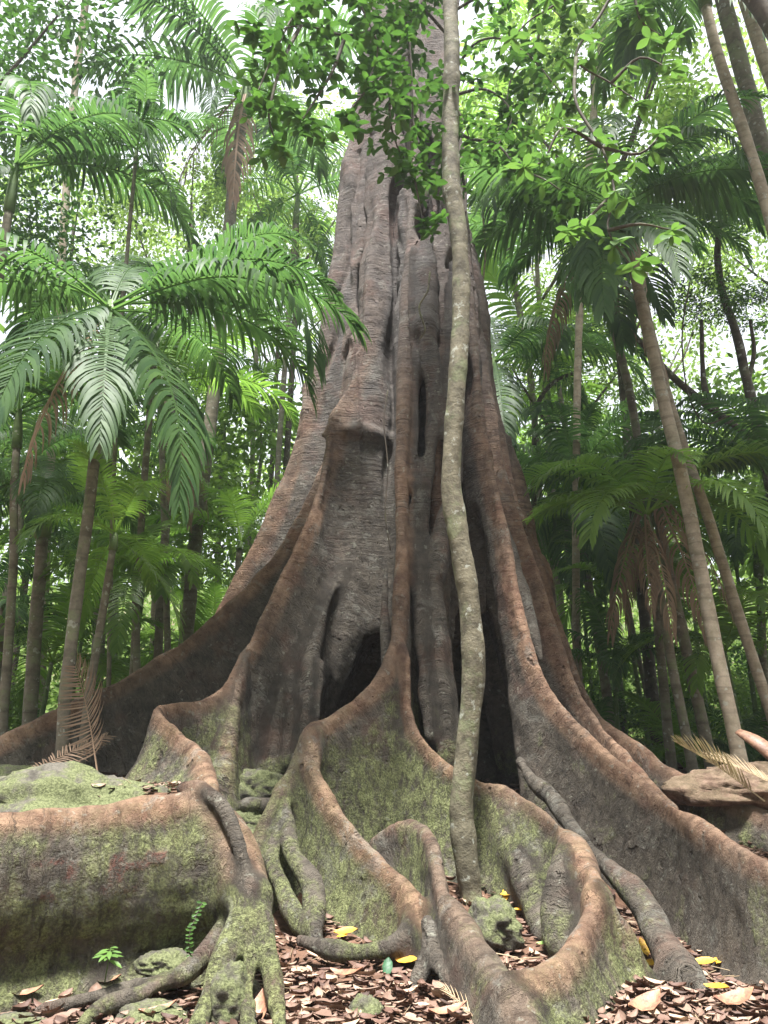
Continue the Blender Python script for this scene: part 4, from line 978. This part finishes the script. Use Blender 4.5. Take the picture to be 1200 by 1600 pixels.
def litter_mat():
    m, nt, out = new_mat('litter_leaf'); N = NT(nt); t = N.attr('tint'); p = N.pos()
    cr = N.n('ShaderNodeValToRGB'); N.link(t, cr.inputs[0]); e = cr.color_ramp.elements
    e[0].position = 0; e[0].color = (.05, .028, .02, 1); e[1].position = 1; e[1].color = (.42, .31, .22, 1)
    for pos, c in ((.25, (.11, .06, .044)), (.5, (.165, .105, .078)), (.75, (.26, .175, .13))):
        x = e.new(pos); x.color = (*c, 1)
    c = N.mix(N.math('MULTIPLY', N.range(N.noise(p, 40, 3), .5, .7), .4), cr.outputs[0], (.08, .04, .03))
    N.bsdf(out, c, .6, N.bump(N.noise(p, 90, 3), .3, .01), .3); return m
M_LIT = litter_mat()
def litter():
    r = random.Random(77); items = []
    n = 0
    def put(x, y, s, lift):
        z = gz(x, y)
        if y < 9.2:
            hit = BVH.ray_cast(Vector((x, y, 2.4)), Vector((0, 0, -1)))
            if hit[0] is not None and hit[0].z > z + .02:
                if hit[1].z < .8 or hit[0].z > z + 1.25 or r.random() < (.45 if hit[0].z < z + .12 else .86): return
                z = hit[0].z - .02
        z += lift
        a = r.uniform(0, 6.3); up = Vector((0, 0, 1)) + rvec(r) * r.choice((.15, .3, .6))
        items.append((Vector((x, y, z)), Vector((math.cos(a), math.sin(a), r.uniform(-.12, .25))), up, s, min(1, max(0, r.gauss(.5, .3)))))
    for k in range(19000):
        y = 4.2 + 5.0 * r.random() ** 1.35; x = r.uniform(-.62, .62) * (y + .6)
        put(x, y, r.choice((r.uniform(.035, .08), r.uniform(.06, .14))) * (1.15 if y < 5.6 else .9), r.uniform(0, .045))
    for k in range(3500):
        y = r.uniform(8, 13); x = r.uniform(-.62, .62) * y; put(x, y, r.uniform(.08, .18), r.uniform(0, .05))
    # curled blades: long kind with strong lift variation
    r.shuffle(items); half = len(items) // 2
    R0 = add_leaves(items[:half], 'long', M_LIT, 'leaf_litter'); R1 = add_leaves(items[half:], 'oval', M_LIT, 'leaf_litter')
    for me, lb in ((R0, 'narrow'), (R1, 'broad')):
        n = len(me.vertices); co = np.empty(n * 3, np.float32); me.vertices.foreach_get('co', co); co = co.reshape(-1, 15, 3)
        q = np.random.default_rng(3).uniform(-.35, 1.15, len(co)); L = np.linalg.norm(co[:, 12] - co[:, 1], axis=1)
        for j, t in enumerate((0, .25, .5, .75, 1)):
            for s in (0, 1, 2):
                co[:, j * 3 + s, 2] += L * q * ((t - .5) ** 2) * .8 + (0 if s == 1 else L * q * .14)
        me.vertices.foreach_set('co', co.ravel()); me.update()
        tag(mesh_obj('leaf_litter', me), lb + ' dead brown leaves carpeting the ground between the roots', 'leaf litter', kind='stuff')
    # twigs
    V = []
    tw = []
    for k in range(260):
        y = 4.3 + 4 * r.random(); x = r.uniform(-.6, .6) * y; a = r.uniform(0, 3.14); L = r.uniform(.05, .28); z = gz(x, y) + r.uniform(.02, .06)
        d = np.array([math.cos(a), math.sin(a), r.uniform(-.15, .15)]); p = np.array([x, y, z]); s = np.cross(d, (0, 0, 1)); s /= np.linalg.norm(s); w = r.uniform(.0015, .004)
        u = np.cross(s, d)
        for e in (-1, 1):
            for q in (s, u, -s, -u): tw.append(p + d * L * .5 * e + q * w + u * (L * .06 if e > 0 else 0))
    F = []
    for k in range(260):
        b = k * 8
        for j in range(4): F.append((b + j, b + (j + 1) % 4, b + 4 + (j + 1) % 4, b + 4 + j))
    tag(mesh_obj('fallen_twigs', np_mesh('fallen_twigs', tw, F, M_STRAW, False, {'tint': ('FACE', nrg.random(len(F)))})), 'thin straw coloured twigs scattered over the dead leaves', 'twigs', kind='stuff')
litter()

def rock_mat(mossk=1.0, c1=(.05, .045, .038), c2=(.16, .145, .12)):
    m, nt, out = new_mat('mossy_rock'); N = NT(nt); p = N.pos()
    a = N.noise(p, 9, 6, .75); b = N.noise(p, 60, 4, .75); mo = N.noise(p, 3.2, 5, .7)
    nrm = N.n('ShaderNodeNewGeometry').outputs['Normal']; s = N.n('ShaderNodeSeparateXYZ'); N.link(nrm, s.inputs[0])
    c = N.mix(N.range(a, .3, .7), c1, c2)
    mk = N.math('MULTIPLY', N.range(mo, .38, .54), N.range(N.math('ADD', s.outputs[2], N.math('MULTIPLY', a, .5)), .0, .6))
    c = N.mix(N.math('MULTIPLY', mk, .9 * mossk), c, N.mix(N.range(b, .35, .65), (.065, .075, .03), (.19, .21, .10)))
    N.bsdf(out, c, .9, N.bump(N.math('ADD', N.math('MULTIPLY', a, 1.2), b), .8, .025), .2); return m
M_ROCK = rock_mat(); M_BROCK = rock_mat(.2, (.08, .05, .035), (.24, .165, .12))
def rock(label, px, py, Y, sx, sy, sz, seed, dz=0, name='mossy_rock', rot=0, mat=None):
    x, y, z = at(px, py, Y); n1 = 64; n2 = 44; V = []; z = z - sz
    for i in range(n2 + 1):
        th = math.pi * i / n2
        for j in range(n1):
            ph = 2 * math.pi * j / n1; d = Vector((math.sin(th) * math.cos(ph), math.sin(th) * math.sin(ph), math.cos(th)))
            k = 1 + .28 * noise.noise(d * 1.4 + Vector((seed, 0, 0))) + .12 * noise.noise(d * 4 + Vector((0, seed, 0))) + .07 * noise.noise(d * 9 + Vector((0, 0, seed))) + .03 * noise.noise(d * 23)
            V.append((d.x * sx * k, d.y * sy * k, d.z * sz * k))
    F = [(i * n1 + j, (i + 1) * n1 + j, (i + 1) * n1 + (j + 1) % n1, i * n1 + (j + 1) % n1) for i in range(n2) for j in range(n1)]
    o = mesh_obj(name, np_mesh('rock', V, F, mat or M_ROCK), None, (x, y, z)); o.rotation_euler.z = rot
    tag(o, label, 'rock')
rock('wide mossy boulder behind the flat topped left buttress', 95, 1204, 6.25, 1.0, .5, .36, 1)
rock('dark mossy rock in the hollow between the left and middle buttresses', 402, 1198, 7.55, .27, .25, .22, 2)
rock('rounded dark stone below the mossy rock in the hollow', 392, 1262, 7.2, .26, .22, .14, 3)
rock('low dark stone wedged under the rounded stone in the hollow', 382, 1292, 6.95, .2, .2, .12, 4)
rock('tilted moss green rock at the foot of the slender pale tree', 768, 1404, 6.05, .16, .24, .18, 5, rot=.5)
rock('small round stone at the bottom edge in the middle', 573, 1558, 4.95, .12, .12, .11, 6)
rock('mossy stone between the finger like roots at the bottom left', 362, 1508, 4.85, .13, .16, .18, 7)
rock('moss covered stone under the thin surface roots at the bottom left', 235, 1568, 4.85, .22, .16, .09, 8)
rock('smooth grey stone in the bottom left corner', 30, 1585, 4.75, .2, .12, .07, 9)
rock('mossy stump of stone under the left buttress beside the climbing vine', 262, 1482, 5.25, .16, .14, .08, 10)
rock('brown boulder at the right edge carrying dead fronds', 1155, 1196, 8.2, .75, .5, .24, 11, mat=M_BROCK)
rock('boulder behind the dead pink frond at the left edge', 10, 1195, 7.6, .5, .4, .3, 12)

# single leaves
def plain(name, c, c2=None, rough=.5):
    m, nt, out = new_mat(name); N = NT(nt); p = N.pos()
    N.bsdf(out, N.mix(N.range(N.noise(p, 25, 3), .35, .7), c, c2 or tuple(x * .6 for x in c)), rough, N.bump(N.noise(p, 60, 3), .3, .01), .35); return m
M_YEL = plain('yellow_leaf', (.62, .38, .03), (.45, .22, .03)); M_GRN = plain('fallen_green_leaf', (.22, .34, .08), (.16, .25, .06)); M_DKG = plain('dark_green_leaf', (.03, .09, .04)); M_BRN = plain('brown_leaf', (.33, .17, .10), (.16, .08, .055)); M_SHE = plain('sheath_brown', (.22, .12, .075), (.11, .06, .04))
def one_leaf(name, label, px, py, L, mat, az, tilt=.2, cat='leaf', group=None, kind='oval', curl=.3, seed=0):
    # stands where the sight line meets the ground
    for off in (0, 10, -10, 20, -20, 32, -32, 45, -45, 60):
        for k in range(900):
            Y = 4.0 + k * .006; p = at(px + off, py, Y)
            if p[2] <= gz(p[0], p[1]) + .045: break
        dd = Vector(p) - Vector((0, 0, CAMZ)); hit = BVH.ray_cast(Vector((0, 0, CAMZ)), dd.normalized())
        if hit[0] is None or hit[3] > dd.length - .05: px += off; break
    p = Vector(at(px, py, Y)); a = math.radians(az); r = random.Random(px)
    d = Vector((math.cos(a), math.sin(a), tilt))
    me = add_leaves([(Vector((0, 0, 0)) - d * L * .5, d, Vector((r.uniform(-.3, .3), -.35, 1)), L, .5)], kind, mat, name)
    for i, v in enumerate(me.vertices):
        t = (i // 3) / 4 - .5; v.co.z += L * curl * (t * t) + (0 if i % 3 == 1 else L * .05)
    o = mesh_obj(name, me, None, p + Vector((0, 0, .02))); tag(o, label, cat, group)
G = 'fallen yellow leaves'
for i, (px, py, L, az, lb) in enumerate([
 (540,1462,.17,5,'bright yellow leaf lying in front of the curved root at the centre'),
 (515,1468,.09,30,'small yellow leaf left of the bright one by the curved root'),
 (635,1508,.16,-20,'lime yellow leaf beside a dark green leaf near the bottom centre'),
 (662,1504,.08,40,'small yellow leaf right of the lime yellow one near the bottom centre'),
 (803,1402,.12,10,'yellow leaf lying flat right of the slender pale tree'),
 (822,1400,.12,80,'orange yellow leaf standing on edge right of the slender pale tree'),
 (815,1427,.14,-40,'orange leaf below the pair right of the slender pale tree'),
 (1008,1512,.15,0,'yellow leaf between the tall curved buttress and the long right root'),
 (1100,1510,.18,-10,'golden leaf at the foot of the big right buttress'),
 (1122,1508,.12,60,'small golden leaf touching the one at the foot of the big right buttress'),
 (1120,1550,.16,-50,'amber leaf lowest on the right, near the end of the long right root'),
 (985,1482,.15,95,'tall amber leaf standing in the crack left of the long right root')]):
    one_leaf('yellow_leaf', lb, px, py, L, M_YEL, az, .15 if az < 70 else .9, group=G)
one_leaf('green_leaf', 'fresh pale green leaf lying inside the loop of the front buttress', 852, 1480, .12, M_GRN, -25)
one_leaf('green_leaf', 'dark green leaf standing beside the lime yellow leaf near the bottom centre', 606, 1515, .14, M_DKG, 80, .8)
for i, (px, py, L, az, lb) in enumerate([
 (195,1520,.22,15,'long curled tan leaf beside the green seedling'),(187,1540,.16,0,'brown leaf just below the curled tan leaf at the seedling'),(330,1570,.24,60,'large pale brown leaf left of the finger like roots'),
 (540,1530,.24,-30,'large pinkish brown leaf in the litter at the bottom centre'),(470,1420,.2,110,'tan leaf leaning against the thin forked root'),(245,1588,.2,20,'rust brown leaf resting on the surface root at the bottom left'),
 (1010,1580,.24,25,'broad tan leaf at the bottom right below the long root'),(700,1590,.22,10,'orange brown leaf by the dry twig at the bottom'),(405,1585,.22,85,'olive leaf standing between the finger like roots'),(40,1560,.18,10,'rust leaf at the left end of the surface root'),(1150,1572,.24,0,'wide tan leaf near the bottom right corner')]):
    one_leaf('brown_leaf', lb, px, py, L, M_BRN, az, .25 if az < 70 else .8, group='large fallen brown leaves', kind='long' if i % 2 else 'oval', curl=.8)

# dead fronds lying about
def lying(label, a, b, mesh, width, roll=0, name='dead_frond', cat='dead frond'):
    A = Vector(at(*a)); B = Vector(at(*b)); d = B - A; o = mesh_obj(name, mesh, None, A)
    q = d.to_track_quat('X', 'Z'); o.rotation_mode = 'QUATERNION'; o.rotation_quaternion = q @ __import__('mathutils').Quaternion((1, 0, 0), roll)
    s = d.length; o.scale = (s, s * width, s * width); tag(o, label, cat)
DF1 = frond_mesh('dead_pink_frond', 71, 4, 8, M_DRY, nl=30, ll=.42, sag=.25, wid=.008, vee=0, side_a=(80, 50))
DF2 = frond_mesh('straw_frond', 72, 6, 14, M_STRAW, nl=34, ll=.42, sag=.1, wid=.012, vee=.35, side_a=(55, 25))
DF3 = frond_mesh('straw_frond_bits', 73, 4, 10, M_STRAW, nl=9, ll=.4, sag=.1, wid=.008, vee=.1, side_a=(30, 14))
lying('dead pinkish brown frond standing against the boulder at the left edge', (152,1205,6.9), (118,1040,7.2), DF1, 1.0, 1.57)
lying('dry brown frond lying flat beside the dead pinkish one at the left edge', (30,1215,6.7), (165,1150,7.3), DF1, .6, .4)
lying('pale straw coloured frond lying on the brown boulder at the right', (1195,1252,7.2), (1062,1165,7.6), DF2, 1.0, .5)
lying('second straw coloured frond fallen across the right edge above the first', (1230,1235,7.3), (1110,1185,7.5), DF2, .8, -.3)
lying('small dry split frond end poking out of the litter at the bottom centre', (760,1610,4.75), (690,1540,5.0), DF3, 1.0, 0)
def sheath():
    P0 = Vector(at(1235, 1215, 6.9)); P1 = Vector(at(1155, 1140, 7.2)); n = 14; V = []; d = P1 - P0; s = d.normalized().cross(Vector((0, -.5, 1))).normalized(); u = s.cross(d.normalized())
    for i in range(n + 1):
        t = i / n; c = P0 + d * t + u * (.10 * math.sin(t * 3.1)); w = .10 * math.sin(math.pi * min(1, .12 + .86 * (1 - t))) ** .7
        for j in range(7):
            a = (j / 6 - .5) * 2.4; V.append(c + s * math.sin(a) * w + u * (math.cos(a) - 1) * w)
    F = [(i * 7 + j, i * 7 + j + 1, (i + 1) * 7 + j + 1, (i + 1) * 7 + j) for i in range(n) for j in range(6)]
    o = mesh_obj('palm_sheath', np_mesh('sheath', V, F, M_SHE)); so = o.modifiers.new('thick', 'SOLIDIFY'); so.thickness = .008
    tag(o, 'curved brown fallen palm sheath jutting in at the right edge', 'palm sheath')
sheath()
# seedling and climbing vine on the left buttress
def seedling(name, label, px, py, Y, h, leaves, L, mat, cat):
    b = Vector(at(px, py, Y)); root = empty(name, b); tag(root, label, cat); r = random.Random(px)
    mesh_obj('stem', tube_mesh('stem', [(0, 0, -.05, .004), (.01, 0, h * .5, .003), (.02, -.01, h, .002)], M_SHAFT, 6), root)
    it = [(Vector((.01, 0, h * (.5 + .5 * k / leaves))), Vector((math.cos(k * 2.4), math.sin(k * 2.4) - .3, r.uniform(-.3, .3))), Vector((0, -.4, 1)), L * r.uniform(.7, 1.1), r.uniform(.5, 1)) for k in range(leaves)]
    mesh_obj('foliage', add_leaves(it, 'long', mat), root)
seedling('seedling', 'small bright green seedling at the foot of the flat topped left buttress', 165, 1520, 4.98, .13, 14, .09, M_LEAF_B, 'seedling')
def vine(label, pts, name='climbing_vine', leaves=True, mat=None, rad=.0035):
    base = Vector(at(*pts[0])); root = empty(name, base); tag(root, label, 'vine'); r = random.Random(4)
    Q = smooth_path([(*at(*p), rad) for p in pts], .02)
    mesh_obj('stem', tube_mesh('stem', local(Q, base), mat or M_TWIG, 6), root)
    if leaves:
        it = []
        for i in range(0, len(Q)):
            for s in (-1, 1):
                it.append((Vector(Q[i, :3]) - base + Vector((0, -.008, 0)), Vector((s, -.35, r.uniform(-.5, .5))), Vector((0, -1, .4)), r.uniform(.02, .034), r.uniform(.3, 1)))
        mesh_obj('foliage', add_leaves(it, 'oval', M_LEAF), root)
vine('tiny leaved vine climbing the right end of the flat topped left buttress', [(297,1492,4.93),(296,1460,4.92),(305,1435,4.95),(316,1410,5.0)])
vine('pale bare vine dangling in the groove high on the fig trunk', [(672,425,8.2),(668,455,8.15),(655,480,8.15),(664,515,8.2),(656,530,8.25)], name='hanging_vine', leaves=False, mat=M_POLE, rad=.012)
vine('thin dark vine looping down beside the central ridge of the fig', [(606,610,8.4),(600,660,8.3),(606,730,8.2),(602,800,8.1),(610,860,8.1)], name='hanging_vine', leaves=False, rad=.008)

vine('pale liana hanging straight down beside the right edge of the fig trunk', [(752,300,9.9),(758,400,9.9),(751,480,9.9),(760,560,9.9),(756,640,9.9)], name='liana', leaves=False, mat=M_PTRUNK_T, rad=.014)
vine('thin dark liana looping in front of the forked tree on the right', [(1080,430,9.6),(1066,520,9.6),(1074,610,9.6),(1100,660,9.6),(1140,650,9.6)], name='liana', leaves=False, rad=.011)
vine('dark liana dangling under the leafy branches above the trunk', [(640,60,6.6),(644,130,6.6),(646,190,6.6),(655,225,6.6)], name='liana', leaves=False, rad=.009)

# ================================================================ light
w = bpy.data.worlds.new('World'); SC.world = w; w.use_nodes = True; nt = w.node_tree; N = NT(nt)
bg = nt.nodes['Background']
EL, ROT = math.radians(74), math.radians(185)     # rotation measured from +Y, clockwise
sk = N.n('ShaderNodeTexSky', sky_type='NISHITA', sun_disc=False, sun_elevation=EL, sun_rotation=ROT)
tc = N.n('ShaderNodeTexCoord').outputs['Generated']
cl = N.range(N.noise(tc, 2.2, 5, .6), .30, .55, .55, .95)
N.link(N.mix(cl, sk.outputs[0], (5.6, 5.8, 6.2)), bg.inputs[0]); bg.inputs[1].default_value = .078
sl = bpy.data.lights.new('sun', 'SUN'); sl.energy = 5.0; sl.angle = math.radians(10); sl.color = (1, .975, .94)
so = bpy.data.objects.new('sun', sl); COL.objects.link(so)
sd = Vector((math.sin(ROT) * math.cos(EL), math.cos(ROT) * math.cos(EL), math.sin(EL)))
so.rotation_euler = sd.to_track_quat('Z', 'Y').to_euler()
SC.view_settings.view_transform = 'Standard'; SC.view_settings.look = 'None'; SC.view_settings.gamma = 1
SC.view_settings.exposure = 1.85

# thin haze added to stand in for veiling lens glare and lift the background
def haze():
    bm = bpy.data.meshes.new('haze'); X0, X1, Y0, Y1, Z0, Z1 = -60, 60, -30, 75, -8, 24
    v = [(x, y, z) for x in (X0, X1) for y in (Y0, Y1) for z in (Z0, Z1)]
    bm.from_pydata(v, [], [(0, 1, 3, 2), (4, 6, 7, 5), (0, 4, 5, 1), (2, 3, 7, 6), (0, 2, 6, 4), (1, 5, 7, 3)])
    m, nt, out = new_mat('glare_haze'); p = nt.nodes.new('ShaderNodeVolumePrincipled')
    p.inputs['Color'].default_value = (.93, .97, 1, 1); p.inputs['Density'].default_value = .0012; p.inputs['Anisotropy'].default_value = .3
    nt.links.new(p.outputs[0], out.inputs['Volume']); bm.materials.append(m)
    tag(mesh_obj('haze', bm), 'faint pale haze added to stand in for veiling lens glare over the forest', 'haze', kind='stuff')
haze()
